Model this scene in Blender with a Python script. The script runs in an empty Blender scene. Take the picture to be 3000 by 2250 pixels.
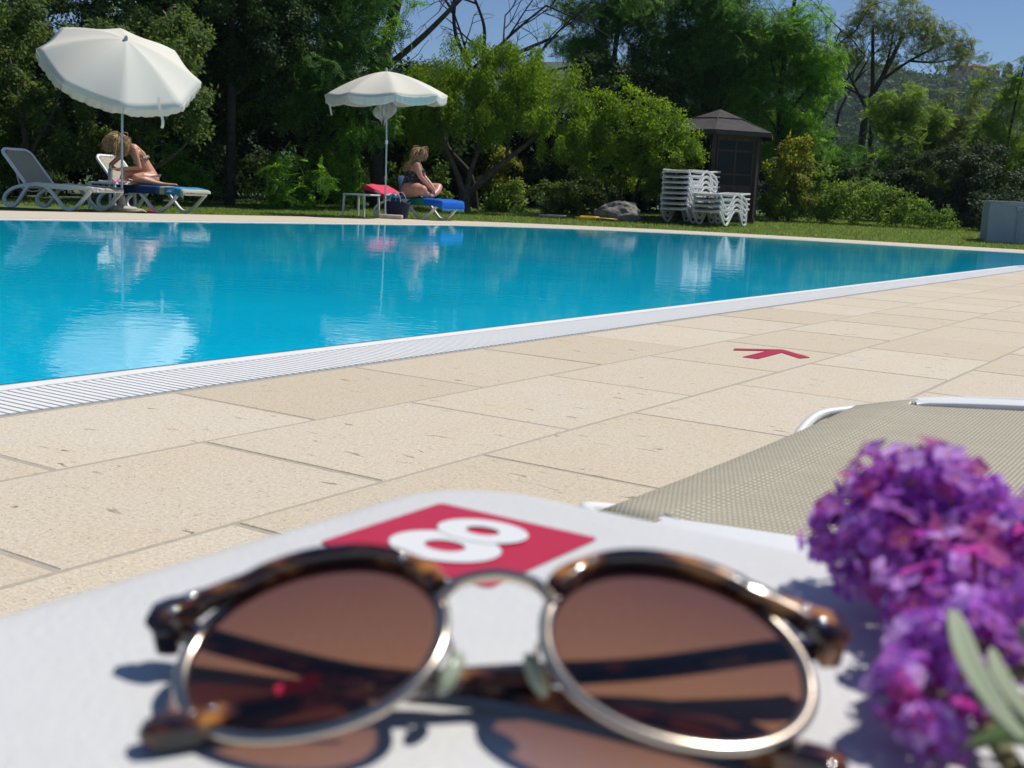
import bpy, bmesh, math, random
import numpy as np
from mathutils import Vector, Matrix
R = math.radians
SC = bpy.context.scene
COL = SC.collection
rng = np.random.default_rng(7)
random.seed(7)

# ---------------------------------------------------------------- camera
cam_data = bpy.data.cameras.new('camera'); cam = bpy.data.objects.new('camera', cam_data); COL.objects.link(cam)
PITCH, ROLL, CAMZ = 0.1585546, 0.0506372, 0.55
fw = Vector((0, math.cos(PITCH), -math.sin(PITCH))); rt = Vector((1, 0, 0)); upv = Vector((0, math.sin(PITCH), math.cos(PITCH)))
r2 = rt * math.cos(ROLL) + upv * math.sin(ROLL); u2 = upv * math.cos(ROLL) - rt * math.sin(ROLL)
cam.matrix_world = Matrix(((r2.x, u2.x, -fw.x, 0), (r2.y, u2.y, -fw.y, 0), (r2.z, u2.z, -fw.z, CAMZ), (0, 0, 0, 1)))
cam_data.sensor_width = 36; cam_data.lens = 36 * 3421 / 3000
cam_data.clip_start = 0.01; cam_data.clip_end = 4000
cam_data.dof.use_dof = True; cam_data.dof.focus_distance = 5.0; cam_data.dof.aperture_fstop = 19
SC.camera = cam
SC.render.resolution_x, SC.render.resolution_y = 1024, 768

# ---------------------------------------------------------------- sky and sun
SUN_AZ, SUN_EL = R(62), R(59)            # azimuth clockwise from +Y
world = bpy.data.worlds.new('World'); SC.world = world; world.use_nodes = True
nt = world.node_tree; nt.nodes.clear()
sky = nt.nodes.new('ShaderNodeTexSky'); sky.sky_type = 'NISHITA'; sky.sun_disc = False
sky.sun_elevation = SUN_EL; sky.sun_rotation = SUN_AZ; sky.altitude = 200; sky.air_density = 0.75; sky.dust_density = 0.0; sky.ozone_density = 6.0
bg = nt.nodes.new('ShaderNodeBackground'); bg.inputs['Strength'].default_value = 0.085
wo = nt.nodes.new('ShaderNodeOutputWorld')
nt.links.new(sky.outputs[0], bg.inputs[0]); nt.links.new(bg.outputs[0], wo.inputs[0])
sun_data = bpy.data.lights.new('sun', 'SUN'); sun_data.energy = 4.5; sun_data.angle = R(0.53); sun_data.color = (1, 0.955, 0.88)
sun = bpy.data.objects.new('sun', sun_data); COL.objects.link(sun)
sd = Vector((math.sin(SUN_AZ) * math.cos(SUN_EL), math.cos(SUN_AZ) * math.cos(SUN_EL), math.sin(SUN_EL)))
sun.rotation_euler = sd.to_track_quat('Z', 'Y').to_euler(); sun.location = (10, 10, 30)
SC.view_settings.view_transform = 'Standard'; SC.view_settings.look = 'None'; SC.view_settings.exposure = 0; SC.view_settings.gamma = 1
SC.view_settings.use_curve_mapping = False
SC.render.engine = 'CYCLES'; SC.cycles.use_denoising = True
SC.cycles.max_bounces = 10; SC.cycles.diffuse_bounces = 3; SC.cycles.glossy_bounces = 3; SC.cycles.transparent_max_bounces = 16; SC.cycles.transmission_bounces = 4
SC.cycles.caustics_reflective = False; SC.cycles.caustics_refractive = False
SC.cycles.sample_clamp_indirect = 6

# ---------------------------------------------------------------- helpers
def tag(o, label=None, cat=None, group=None, kind=None):
    if label: o['label'] = label
    if cat: o['category'] = cat
    if group: o['group'] = group
    if kind: o['kind'] = kind
    return o

def empty(name, loc=(0, 0, 0), rz=0, label=None, cat=None, group=None):
    o = bpy.data.objects.new(name, None); COL.objects.link(o)
    o.empty_display_size = .1; o.location = loc; o.rotation_euler = (0, 0, rz)
    return tag(o, label, cat, group)

def link(name, me, parent=None, loc=(0, 0, 0), rot=(0, 0, 0)):
    o = bpy.data.objects.new(name, me); COL.objects.link(o)
    o.location = loc; o.rotation_euler = rot
    if parent is not None: o.parent = parent
    return o

def copy_tree(o, parent=None):
    c = o.copy(); COL.objects.link(c); c.parent = parent
    for ch in o.children: copy_tree(ch, c)
    return c

def np_mesh(name, verts, faces, mat, smooth=False, nv=4):
    """fast mesh from arrays; faces (n, nv)"""
    me = bpy.data.meshes.new(name)
    verts = np.ascontiguousarray(verts, dtype=np.float32); faces = np.ascontiguousarray(faces, dtype=np.int32)
    n = len(faces)
    me.vertices.add(len(verts)); me.vertices.foreach_set('co', verts.ravel())
    me.loops.add(n * nv); me.loops.foreach_set('vertex_index', faces.ravel())
    me.polygons.add(n); me.polygons.foreach_set('loop_start', np.arange(0, n * nv, nv, dtype=np.int32))
    me.polygons.foreach_set('loop_total', np.full(n, nv, dtype=np.int32))
    if smooth: me.polygons.foreach_set('use_smooth', np.ones(n, dtype=bool))
    me.update(calc_edges=True)
    me.materials.append(mat)
    return me

class MB:
    def __init__(self): self.v = []; self.f = []
    def add(self, v, f):
        b = len(self.v); self.v += [tuple(p) for p in v]; self.f += [tuple(i + b for i in q) for q in f]; return self
    def box(self, c, s, M=None):
        x, y, z = s[0] / 2, s[1] / 2, s[2] / 2
        P = [Vector((sx * x, sy * y, sz * z)) for sz in (-1, 1) for sx, sy in ((-1, -1), (1, -1), (1, 1), (-1, 1))]
        P = [(M @ p if M else p) + Vector(c) for p in P]
        return self.add(P, [(0, 3, 2, 1), (4, 5, 6, 7), (0, 1, 5, 4), (1, 2, 6, 5), (2, 3, 7, 6), (3, 0, 4, 7)])
    def sweep(self, pts, prof, closed=False, up=(0, 0, 1), caps=True, scales=None):
        """profile (list of (a,b)): a along side, b along local up"""
        P = [Vector(p) for p in pts]; n = len(P); m = len(prof); V = []
        up = Vector(up); prev = None
        for i in range(n):
            a = P[(i - 1) % n] if (closed or i > 0) else P[i]; b = P[(i + 1) % n] if (closed or i < n - 1) else P[i]
            t = (b - a).normalized()
            if prev is None:
                s = t.cross(up)
                if s.length < 1e-4: s = t.cross(Vector((1, 0, 0)))
            else:
                s = prev - t * prev.dot(t)
            s.normalize(); prev = s; w = s.cross(t)
            k = 1 if scales is None else scales[i]
            ka, kb = (k, k) if not isinstance(k, tuple) else k
            for (x, y) in prof: V.append(P[i] + s * x * ka + w * y * kb)
        F = []
        for i in range(n if closed else n - 1):
            j = (i + 1) % n
            for k in range(m):
                l = (k + 1) % m
                F.append((i * m + k, i * m + l, j * m + l, j * m + k))
        if caps and not closed:
            F.append(tuple(range(m - 1, -1, -1))); F.append(tuple((n - 1) * m + k for k in range(m)))
        return self.add(V, F)
    def tube(self, pts, r, n=8, closed=False, caps=True):
        prof = [(math.cos(2 * math.pi * k / n), math.sin(2 * math.pi * k / n)) for k in range(n)]
        rs = list(r) if hasattr(r, '__len__') else [r] * len(pts)
        up = (0, 0, 1)
        if abs((Vector(pts[1]) - Vector(pts[0])).normalized().z) > .9: up = (0, 1, 0)
        return self.sweep(pts, prof, closed, up, caps, rs)
    def lathe(self, prof, n=24, M=None, closed_bottom=True):
        V = []; m = len(prof)
        for k in range(n):
            a = 2 * math.pi * k / n
            for r, z in prof:
                p = Vector((r * math.cos(a), r * math.sin(a), z)); V.append(M @ p if M else p)
        F = []
        for k in range(n):
            l = (k + 1) % n
            for i in range(m - 1): F.append((k * m + i, l * m + i, l * m + i + 1, k * m + i + 1))
        return self.add(V, F)
    def ball(self, c, r, nu=12, nv=8, M=None):
        r = (r, r, r) if not hasattr(r, '__len__') else r
        V = []; F = []
        for j in range(nv + 1):
            t = math.pi * j / nv
            for i in range(nu):
                a = 2 * math.pi * i / nu
                p = Vector((r[0] * math.sin(t) * math.cos(a), r[1] * math.sin(t) * math.sin(a), r[2] * math.cos(t)))
                V.append((M @ p if M else p) + Vector(c))
        for j in range(nv):
            for i in range(nu):
                k = (i + 1) % nu
                F.append((j * nu + i, (j + 1) * nu + i, (j + 1) * nu + k, j * nu + k))
        return self.add(V, F)
    def grid(self, fn, nu, nv, wrap=False):
        V = [fn(i / nu, j / nv) for j in range(nv + 1) for i in range(nu + (0 if wrap else 1))]
        w = nu if wrap else nu + 1; F = []
        for j in range(nv):
            for i in range(nu):
                k = (i + 1) % w if wrap else i + 1
                F.append((j * w + i, j * w + k, (j + 1) * w + k, (j + 1) * w + i))
        return self.add(V, F)
    def prism(self, poly, z0, z1):
        n = len(poly)
        V = [(x, y, z0) for x, y in poly] + [(x, y, z1) for x, y in poly]
        F = [tuple(range(n - 1, -1, -1)), tuple(range(n, 2 * n))] + [(i, (i + 1) % n, n + (i + 1) % n, n + i) for i in range(n)]
        return self.add(V, F)
    def mesh(self, name, mat, smooth=True, angle=40):
        me = bpy.data.meshes.new(name); me.from_pydata([tuple(p) for p in self.v], [], self.f)
        bm = bmesh.new(); bm.from_mesh(me); bmesh.ops.remove_doubles(bm, verts=bm.verts, dist=1e-6); bmesh.ops.recalc_face_normals(bm, faces=bm.faces); bm.to_mesh(me); bm.free()
        if mat: me.materials.append(mat)
        if smooth:
            me.polygons.foreach_set('use_smooth', [True] * len(me.polygons)); me.set_sharp_from_angle(angle=R(angle))
        me.update(); return me
    def build(self, name, mat, parent=None, loc=(0, 0, 0), rot=(0, 0, 0), smooth=True, bevel=0, solid=0, angle=40, sub=0, offset=0):
        o = link(name, self.mesh(name, mat, smooth, angle), parent, loc, rot)
        if solid: m = o.modifiers.new('s', 'SOLIDIFY'); m.thickness = solid; m.offset = offset
        if bevel: m = o.modifiers.new('b', 'BEVEL'); m.width = bevel; m.segments = 2; m.limit_method = 'ANGLE'; m.angle_limit = R(50)
        if sub: m = o.modifiers.new('u', 'SUBSURF'); m.levels = sub; m.render_levels = sub
        return o

def catmull(pts, k=6, closed=False):
    P = [Vector(p) for p in pts]; n = len(P); out = []
    for i in range(n if closed else n - 1):
        g = lambda j: P[j % n] if closed else P[max(0, min(n - 1, j))]
        a, b, c, d = g(i - 1), g(i), g(i + 1), g(i + 2)
        for s in range(k):
            t = s / k
            out.append(0.5 * ((2 * b) + (c - a) * t + (2 * a - 5 * b + 4 * c - d) * t * t + (3 * b - a - 3 * c + d) * t ** 3))
    if not closed: out.append(P[-1])
    return out

# ---------------------------------------------------------------- materials
MATS = {}
def pmat(name, col, rough=.5, metal=0, col2=None, scale=5, detail=3, bump=0, bscale=None, spec=.5, rand=0, mixlo=.35, mixhi=.65, trans=0, sheen=0):
    """principled with optional noise-mixed second colour, bump and per-object brightness change"""
    m = bpy.data.materials.new(name); m.use_nodes = True; t = m.node_tree; N = t.nodes; L = t.links
    b = N['Principled BSDF']; b.inputs['Roughness'].default_value = rough; b.inputs['Metallic'].default_value = metal
    b.inputs['Specular IOR Level'].default_value = spec; b.inputs['Base Color'].default_value = (*col, 1)
    if sheen: b.inputs['Sheen Weight'].default_value = sheen
    tc = N.new('ShaderNodeTexCoord'); src = None
    if col2 is not None:
        no = N.new('ShaderNodeTexNoise'); no.inputs['Scale'].default_value = scale; no.inputs['Detail'].default_value = detail
        L.new(tc.outputs['Object'], no.inputs['Vector'])
        mr = N.new('ShaderNodeMapRange'); mr.inputs[1].default_value = mixlo; mr.inputs[2].default_value = mixhi; L.new(no.outputs[0], mr.inputs[0])
        mx = N.new('ShaderNodeMix'); mx.data_type = 'RGBA'; mx.inputs[6].default_value = (*col, 1); mx.inputs[7].default_value = (*col2, 1)
        L.new(mr.outputs[0], mx.inputs[0]); src = mx.outputs[2]; L.new(src, b.inputs['Base Color'])
    if rand:
        oi = N.new('ShaderNodeObjectInfo'); mr2 = N.new('ShaderNodeMapRange'); mr2.inputs[3].default_value = 1 - rand; mr2.inputs[4].default_value = 1 + rand
        L.new(oi.outputs['Random'], mr2.inputs[0])
        hs = N.new('ShaderNodeHueSaturation'); L.new(mr2.outputs[0], hs.inputs['Value'])
        if src: L.new(src, hs.inputs['Color'])
        else: hs.inputs['Color'].default_value = (*col, 1)
        L.new(hs.outputs[0], b.inputs['Base Color'])
    if bump:
        nb = N.new('ShaderNodeTexNoise'); nb.inputs['Scale'].default_value = bscale or scale * 4; nb.inputs['Detail'].default_value = 4
        L.new(tc.outputs['Object'], nb.inputs['Vector'])
        bp = N.new('ShaderNodeBump'); bp.inputs['Strength'].default_value = bump; bp.inputs['Distance'].default_value = .01
        L.new(nb.outputs[0], bp.inputs['Height']); L.new(bp.outputs[0], b.inputs['Normal'])
    if trans:
        tr = N.new('ShaderNodeBsdfTranslucent'); ms = N.new('ShaderNodeMixShader'); ms.inputs[0].default_value = trans
        if src: L.new(src, tr.inputs[0])
        else: tr.inputs[0].default_value = (*col, 1)
        L.new(b.outputs[0], ms.inputs[1]); L.new(tr.outputs[0], ms.inputs[2]); L.new(ms.outputs[0], N['Material Output'].inputs[0])
    MATS[name] = m
    return m

def leafmat(name, c1, c2, c3=None, trans=.35, rough=.5):
    m = bpy.data.materials.new(name); m.use_nodes = True; t = m.node_tree; N = t.nodes; L = t.links
    b = N['Principled BSDF']; b.inputs['Roughness'].default_value = max(rough, .55); b.inputs['Specular IOR Level'].default_value = .12
    g = N.new('ShaderNodeNewGeometry'); cr = N.new('ShaderNodeValToRGB')
    e = cr.color_ramp.elements; e[0].color = (*c1, 1); e[1].color = (*c2, 1); e[1].position = .85
    if c3: x = cr.color_ramp.elements.new(.97); x.color = (*c3, 1)
    L.new(g.outputs['Random Per Island'], cr.inputs[0]); L.new(cr.outputs[0], b.inputs['Base Color'])
    hs = N.new('ShaderNodeHueSaturation'); hs.inputs['Value'].default_value = 2.6; hs.inputs['Saturation'].default_value = 1.1; hs.inputs['Hue'].default_value = .485
    L.new(cr.outputs[0], hs.inputs['Color'])
    tr = N.new('ShaderNodeBsdfTranslucent'); L.new(hs.outputs[0], tr.inputs[0])
    ms = N.new('ShaderNodeMixShader'); ms.inputs[0].default_value = trans
    L.new(b.outputs[0], ms.inputs[1]); L.new(tr.outputs[0], ms.inputs[2]); L.new(ms.outputs[0], N['Material Output'].inputs[0])
    return m

M_white = pmat('white_plastic', (.78, .79, .80), .38, bump=.05, bscale=300)
M_tabletop = pmat('white_table_top', (.67, .67, .665), .42, col2=(.645, .645, .64), scale=30, bump=.12, bscale=420)
M_sling = None
M_cream = pmat('cream_canvas', (.82, .79, .70), .85, trans=.22, bump=.08, bscale=40)
M_alu = pmat('aluminium', (.55, .56, .55), .35, .85)
M_skin = pmat('skin', (.58, .30, .20), .45, col2=(.50, .24, .15), scale=6, spec=.4)
M_skin2 = pmat('skin_rosy', (.58, .29, .20), .42, col2=(.50, .23, .16), scale=6, spec=.4)
M_wood = pmat('dark_timber', (.035, .022, .016), .7, col2=(.06, .04, .03), scale=8, bump=.3)
M_bark = pmat('bark', (.05, .04, .032), .9, col2=(.11, .09, .07), scale=9, bump=.6)
M_barkdark = pmat('dark_bark', (.022, .018, .015), .9, col2=(.05, .042, .035), scale=8, bump=.6)
M_red = pmat('red_vinyl', (.50, .015, .05), .35)
# ================================================================ SETTING
A = 0.5653565
D1 = Vector((math.sin(A), math.cos(A), 0)); D2 = Vector((math.cos(A), -math.sin(A), 0))   # v: along the pool edge, u: across it
def UV(u, v, z=0): return D2 * u + D1 * v + Vector((0, 0, z))
ROT = Matrix((D2, D1, Vector((0, 0, 1)))).transposed()          # local x = u, local y = v
RZ = math.atan2(D2.y, D2.x)

# pool outline (water edge), counter-clockwise seen from above
near = [UV(-2.72, v) for v in (-6, -3, 0, 3, 6, 9, 12, 14.5, 16.2)]
bay = [Vector(p) for p in ((7.0, 15.75, 0), (7.9, 15.95, 0), (9.2, 16.35, 0), (10.6, 17.2, 0), (11.4, 18.6, 0), (11.3, 20.2, 0), (10.6, 21.3, 0))]
far = [Vector((9.4, 21.95, 0)), Vector((7.1, 22.7, 0)), Vector((5.3, 23.4, 0)), Vector((3.3, 23.68, 0)), Vector((1.3, 23.15, 0)), Vector((0.06, 22.37, 0)), Vector((-1.1, 21.3, 0))]
left = [UV(-12.35, v) for v in (16.0, 14, 11, 8, 4, 0, -3, -6)]
ctrl = near + bay + far + left
loop = []
for i, p in enumerate(ctrl):
    q = ctrl[(i + 1) % len(ctrl)]
    loop.append(p)
sm = catmull(ctrl, 4, True)
# keep straight runs straight, smooth only bay and far curve
n0 = len(near)
loop = near[:-1] + [p for p in sm[(n0 - 1) * 4:(n0 + len(bay) + len(far)) * 4]] + left
loop = [Vector((p.x, p.y, 0)) for p in loop]
CEN = Vector((-1, 16, 0))
def offset_loop(lp, d):
    out = []; n = len(lp)
    for i, p in enumerate(lp):
        a, b = lp[i - 1], lp[(i + 1) % n]
        e1 = (p - a).normalized(); e2 = (b - p).normalized()
        n1 = Vector((e1.y, -e1.x, 0)); n2 = Vector((e2.y, -e2.x, 0))
        m = n1 + n2; m.normalize(); k = 1 / max(.5, m.dot(n1)); out.append(p + m * d * k)
    return out
def ring(mb, la, za, lb, zb):
    n = len(la); V = [Vector((p.x, p.y, za)) for p in la] + [Vector((p.x, p.y, zb)) for p in lb]
    mb.add(V, [(i, (i + 1) % n, n + (i + 1) % n, n + i) for i in range(n)])

def terrain(x, y):
    r = max(0, y - 25.6)
    z = -.03 + .036 * min(r, 12) * (1 if x > -6 else max(0, 1 + (x + 6) / 4) )
    return z

# --- materials of the setting
def sandstone(name, rand):
    m = bpy.data.materials.new(name); m.use_nodes = True; t = m.node_tree; N = t.nodes; L = t.links; b = N['Principled BSDF']
    b.inputs['Roughness'].default_value = .8; b.inputs['Specular IOR Level'].default_value = .25
    tc = N.new('ShaderNodeTexCoord'); oi = N.new('ShaderNodeObjectInfo'); geo = N.new('ShaderNodeNewGeometry')
    va = N.new('ShaderNodeVectorMath'); va.operation = 'ADD'
    vm = N.new('ShaderNodeVectorMath'); vm.operation = 'SCALE'; vm.inputs['Scale'].default_value = 37
    cmb = N.new('ShaderNodeCombineXYZ'); L.new(oi.outputs['Random'], cmb.inputs[0]); L.new(oi.outputs['Random'], cmb.inputs[1])
    L.new(cmb.outputs[0], vm.inputs[0]); L.new(tc.outputs['Object'], va.inputs[0]); L.new(vm.outputs[0], va.inputs[1])
    def noise(scale, detail=3, rough=.5):
        n = N.new('ShaderNodeTexNoise'); n.inputs['Scale'].default_value = scale; n.inputs['Detail'].default_value = detail; n.inputs['Roughness'].default_value = rough
        L.new(va.outputs[0], n.inputs['Vector']); return n
    def mixc(fac, c1, c2, blend='MIX'):
        mx = N.new('ShaderNodeMix'); mx.data_type = 'RGBA'; mx.blend_type = blend
        for s, c in ((6, c1), (7, c2)):
            if isinstance(c, tuple): mx.inputs[s].default_value = (*c, 1)
            else: L.new(c, mx.inputs[s])
        if isinstance(fac, float): mx.inputs[0].default_value = fac
        else: L.new(fac, mx.inputs[0])
        return mx.outputs[2]
    def rng_(src, a, b_, c=0., d=1.):
        mr = N.new('ShaderNodeMapRange'); mr.inputs[1].default_value = a; mr.inputs[2].default_value = b_; mr.inputs[3].default_value = c; mr.inputs[4].default_value = d; L.new(src, mr.inputs[0]); return mr.outputs[0]
    base = mixc(rng_(oi.outputs['Random'], 0, 1), (.60, .515, .385), (.62, .56, .465))
    c = mixc(rng_(noise(3.5, 4).outputs[0], .42, .75, 0, .6), base, (.61, .50, .345))
    c = mixc(rng_(noise(110, 4).outputs[0], .38, .66, 0, .6), c, (.46, .39, .295))
    c = mixc(rng_(noise(260, 2).outputs[0], .56, .68, 0, .5), c, (.80, .74, .63))
    c = mixc(rng_(noise(170, 2).outputs[0], .64, .72, 0, .8), c, (.27, .22, .17))
    # elongated dark pits
    mp = N.new('ShaderNodeMapping'); mp.inputs['Scale'].default_value = (14, 42, 14); mp.inputs['Rotation'].default_value = (0, 0, .35); L.new(va.outputs[0], mp.inputs[0])
    pn = N.new('ShaderNodeTexNoise'); pn.inputs['Scale'].default_value = 1; pn.inputs['Detail'].default_value = 3; pn.inputs['Distortion'].default_value = .6; L.new(mp.outputs[0], pn.inputs['Vector'])
    mk = rng_(noise(5, 2).outputs[0], .46, .58)
    pit = rng_(pn.outputs[0], .655, .70)
    ml = N.new('ShaderNodeMath'); ml.operation = 'MULTIPLY'; L.new(mk, ml.inputs[0]); L.new(pit, ml.inputs[1])
    c = mixc(ml.outputs[0], c, (.25, .20, .15))
    hs = N.new('ShaderNodeHueSaturation'); L.new(c, hs.inputs['Color']); L.new(rng_(oi.outputs['Random'], 0, 1, 1 - rand, 1 + rand), hs.inputs['Value'])
    L.new(hs.outputs[0], b.inputs['Base Color'])
    su = N.new('ShaderNodeMath'); su.operation = 'SUBTRACT'; L.new(noise(120, 5, .7).outputs[0], su.inputs[0]); L.new(ml.outputs[0], su.inputs[1])
    bp = N.new('ShaderNodeBump'); bp.inputs['Strength'].default_value = .35; bp.inputs['Distance'].default_value = .004; L.new(su.outputs[0], bp.inputs['Height']); L.new(bp.outputs[0], b.inputs['Normal'])
    return m
M_stone = sandstone('sandstone_slab', .04)
M_mortar = pmat('mortar', (.37, .325, .265), .95, col2=(.43, .385, .32), scale=60)
M_coping = sandstone('sandstone_coping', 0)
M_grate = pmat('white_grating', (.86, .86, .85), .45, col2=(.81, .81, .80), scale=10)
M_gutter = pmat('gutter_channel', (.30, .29, .27), .8)
M_liner = pmat('pool_liner', (.10, .40, .60), .6, col2=(.13, .46, .66), scale=2)
M_ledge = pmat('pool_ledge', (.33, .38, .37), .6, col2=(.27, .33, .32), scale=6)

def water_material():
    """clear pool water: blue body colour under a rippled reflecting surface"""
    m = bpy.data.materials.new('pool_water'); m.use_nodes = True; t = m.node_tree; N = t.nodes; L = t.links; N.remove(N['Principled BSDF'])
    tc = N.new('ShaderNodeTexCoord')
    def noise(scale, detail, rot=0, sx=1):
        mp = N.new('ShaderNodeMapping'); mp.inputs['Rotation'].default_value = (0, 0, rot); mp.inputs['Scale'].default_value = (sx, 1, 1); L.new(tc.outputs['Object'], mp.inputs[0])
        n = N.new('ShaderNodeTexNoise'); n.inputs['Scale'].default_value = scale; n.inputs['Detail'].default_value = detail; L.new(mp.outputs[0], n.inputs['Vector']); return n
    n1 = noise(13, 2, .5, .7); n2 = noise(1.6, 1)
    ad = N.new('ShaderNodeMath'); ad.operation = 'MULTIPLY_ADD'; ad.inputs[1].default_value = .34; L.new(n1.outputs[0], ad.inputs[0]); L.new(n2.outputs[0], ad.inputs[2])
    bp = N.new('ShaderNodeBump'); bp.inputs['Strength'].default_value = .04; bp.inputs['Distance'].default_value = .05; L.new(ad.outputs[0], bp.inputs['Height'])
    gl = N.new('ShaderNodeBsdfGlossy'); gl.inputs['Roughness'].default_value = .012; gl.inputs['Color'].default_value = (.95, .98, 1, 1); L.new(bp.outputs[0], gl.inputs['Normal'])
    n3 = noise(.5, 3); mr = N.new('ShaderNodeMapRange'); mr.inputs[1].default_value = .35; mr.inputs[2].default_value = .65; L.new(n3.outputs[0], mr.inputs[0])
    mx0 = N.new('ShaderNodeMix'); mx0.data_type = 'RGBA'; mx0.inputs[6].default_value = (.002, .52, .82, 1); mx0.inputs[7].default_value = (.002, .60, .90, 1); L.new(mr.outputs[0], mx0.inputs[0])
    df = N.new('ShaderNodeBsdfDiffuse'); L.new(mx0.outputs[2], df.inputs[0])
    n4 = noise(26, 3, .9, .6); bp2 = N.new('ShaderNodeBump'); bp2.inputs['Strength'].default_value = .5; bp2.inputs['Distance'].default_value = .02; L.new(n4.outputs[0], bp2.inputs['Height']); L.new(bp2.outputs[0], df.inputs['Normal'])
    fr = N.new('ShaderNodeFresnel'); fr.inputs['IOR'].default_value = 1.33; L.new(bp.outputs[0], fr.inputs['Normal'])
    mu = N.new('ShaderNodeMath'); mu.operation = 'MULTIPLY'; mu.inputs[1].default_value = 1.0; L.new(fr.outputs[0], mu.inputs[0])
    mx = N.new('ShaderNodeMixShader'); L.new(mu.outputs[0], mx.inputs[0]); L.new(df.outputs[0], mx.inputs[1]); L.new(gl.outputs[0], mx.inputs[2])
    L.new(mx.outputs[0], N['Material Output'].inputs[0])
    return m
M_water = water_material()
M_soil = pmat('lawn_soil', (.06, .105, .022), .95, col2=(.09, .135, .035), scale=3, detail=6, bump=.4, bscale=30)

# --- ground sheet out to the far hill
g = MB()
gl_ = offset_loop(loop, .30); prev = gl_; prevd = 0
rows = [[Vector((p.x, p.y, -.10)) for p in gl_]]
for d in (.3, 1.5, 3, 4.5, 6, 8, 10, 13, 17, 24, 40, 80, 180, 420, 760):
    row = []
    for p in gl_:
        q = p + (p - CEN).normalized() * d
        z = terrain(q.x, q.y) if d > 1.5 else -.10
        row.append(Vector((q.x, q.y, z)))
    rows.append(row)
nn = len(gl_); V = [p for r in rows for p in r]
g.add(V, [(k * nn + i, k * nn + (i + 1) % nn, (k + 1) * nn + (i + 1) % nn, (k + 1) * nn + i) for k in range(len(rows) - 1) for i in range(nn)])
tag(g.build('ground', M_soil, smooth=True), kind='structure')

# --- pool shell, ledge and water
b = MB(); inner = offset_loop(loop, -.09)
ring(b, inner, -.012, inner, -1.35)
b.add([Vector((p.x, p.y, -1.35)) for p in inner], [tuple(range(len(inner)))])
shell = b.build('pool', M_liner, smooth=False); tag(shell, kind='structure')
b = MB(); ring(b, inner, -.012, offset_loop(loop, -.005), -.003); ring(b, offset_loop(loop, -.005), -.003, offset_loop(loop, -.0), -.001)
b.build('pool_ledge', M_ledge, shell, smooth=False)
b = MB(); b.add([Vector((p.x, p.y, -.0065)) for p in offset_loop(loop, -.05)], [tuple(range(len(loop)))])
tag(b.build('water', M_water, smooth=False), kind='structure')

# --- white gutter band all round, real slats along the near side
band = MB(); l1 = offset_loop(loop, .06); l2 = offset_loop(loop, .32)
gut = empty('pool_gutter'); tag(gut, kind='structure')
ring(band, loop, 0, l1, 0); ring(band, loop, 0, loop, -.03); ring(band, l1, 0, l1, -.09)
band.build('rim', M_grate, gut, smooth=False)
ch = MB(); l3 = offset_loop(loop, .345); ring(ch, l1, -.088, l3, -.088)
ch.build('channel', M_gutter, gut, smooth=False)
V0, VP, NS = 1.05, .0286, 300
sl = MB(); sl.box((0, 0, 0), (.262, .0185, .022)); slat_me = sl.mesh('slat', M_grate, False)
for i in range(NS):
    p = UV(-2.52, V0 + i * VP, -.011)
    o = link('slat', slat_me, gut, p, (0, 0, RZ))
rest = MB(); Mr = ROT.to_3x3()
for i in range(NS, int((16.0 - V0) / VP)): rest.box(UV(-2.52, V0 + i * VP, -.011), (.262, .0185, .022), Mr)
for i in range(1, 60): rest.box(UV(-2.52, V0 - i * VP, -.011), (.262, .0185, .022), Mr)
tag(rest.build('slats', M_grate, gut, smooth=False), kind='stuff')
# far and bay side: slats too fine to tell apart, one closed cover strip
cv = MB(); k0 = len(near) - 1; la, lb = l1[k0:], l2[k0:]; n = len(la)
cv.add([Vector((p.x, p.y, -.002)) for p in la] + [Vector((p.x, p.y, -.002)) for p in lb], [(i, i + 1, n + i + 1, n + i) for i in range(n - 1)])
cv.build('cover_strip', M_grate, gut, smooth=False)

# --- near deck: mortar bed and slabs
deck = empty('deck'); tag(deck, kind='structure')
b = MB(); b.box((0, 0, -.0413), (10.65, 30, .08)); b.build('mortar_bed', M_mortar, deck, UV(-2.375 + 5.325, 9.0), (0, 0, RZ), smooth=False)
U0, UW, VL = -2.360, .4965, .717
slab_meshes = []
for s in range(4):
    sb = MB(); sb.box((0, 0, -.006), (UW - .0115, VL - .0115, .03)); me = sb.mesh('slab', M_stone, False)
    bm = bmesh.new(); bm.from_mesh(me); bmesh.ops.bevel(bm, geom=[e for e in bm.edges if all(v.co.z > 0 for v in e.verts)], offset=.0025, segments=1, affect='EDGES'); bm.to_mesh(me); bm.free(); slab_meshes.append(me)
offs = [1.35, .995, 1.325, .97, 1.34, .99, 1.33, .98, 1.35, 1.0]
k = 0
slabs = []
for r in range(10):
    for c in range(-2, 25):
        u = U0 + UW * (r + .5); v = offs[r] + VL * (c - .5)
        if r > 5 and c > 21: continue
        slabs.append((u, v))
for (u, v) in slabs:
    o = link('paving_slab', slab_meshes[k % 4], deck, UV(u, v, -.009 + random.uniform(-.0008, .0008)), (random.uniform(-.001, .001), random.uniform(-.001, .001), RZ + (math.pi if k % 3 == 0 else 0)))
    k += 1

# --- coping on the far sides (joints too fine to see)
la = offset_loop(loop, .325)[k0:]; lb = offset_loop(loop, 2.75)[k0:]; n = len(la)
cp = MB()
cp.add([Vector((p.x, p.y, 0)) for p in la] + [Vector((p.x, p.y, 0)) for p in lb], [(i, i + 1, n + i + 1, n + i) for i in range(n - 1)])
cp.add([Vector((p.x, p.y, 0)) for p in lb] + [Vector((p.x, p.y, -.12)) for p in lb], [(i, i + 1, n + i + 1, n + i) for i in range(n - 1)])
cop = cp.build('coping', M_coping, smooth=False); tag(cop, kind='structure')
COPE = [Vector((p.x, p.y)) for p in lb]

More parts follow.
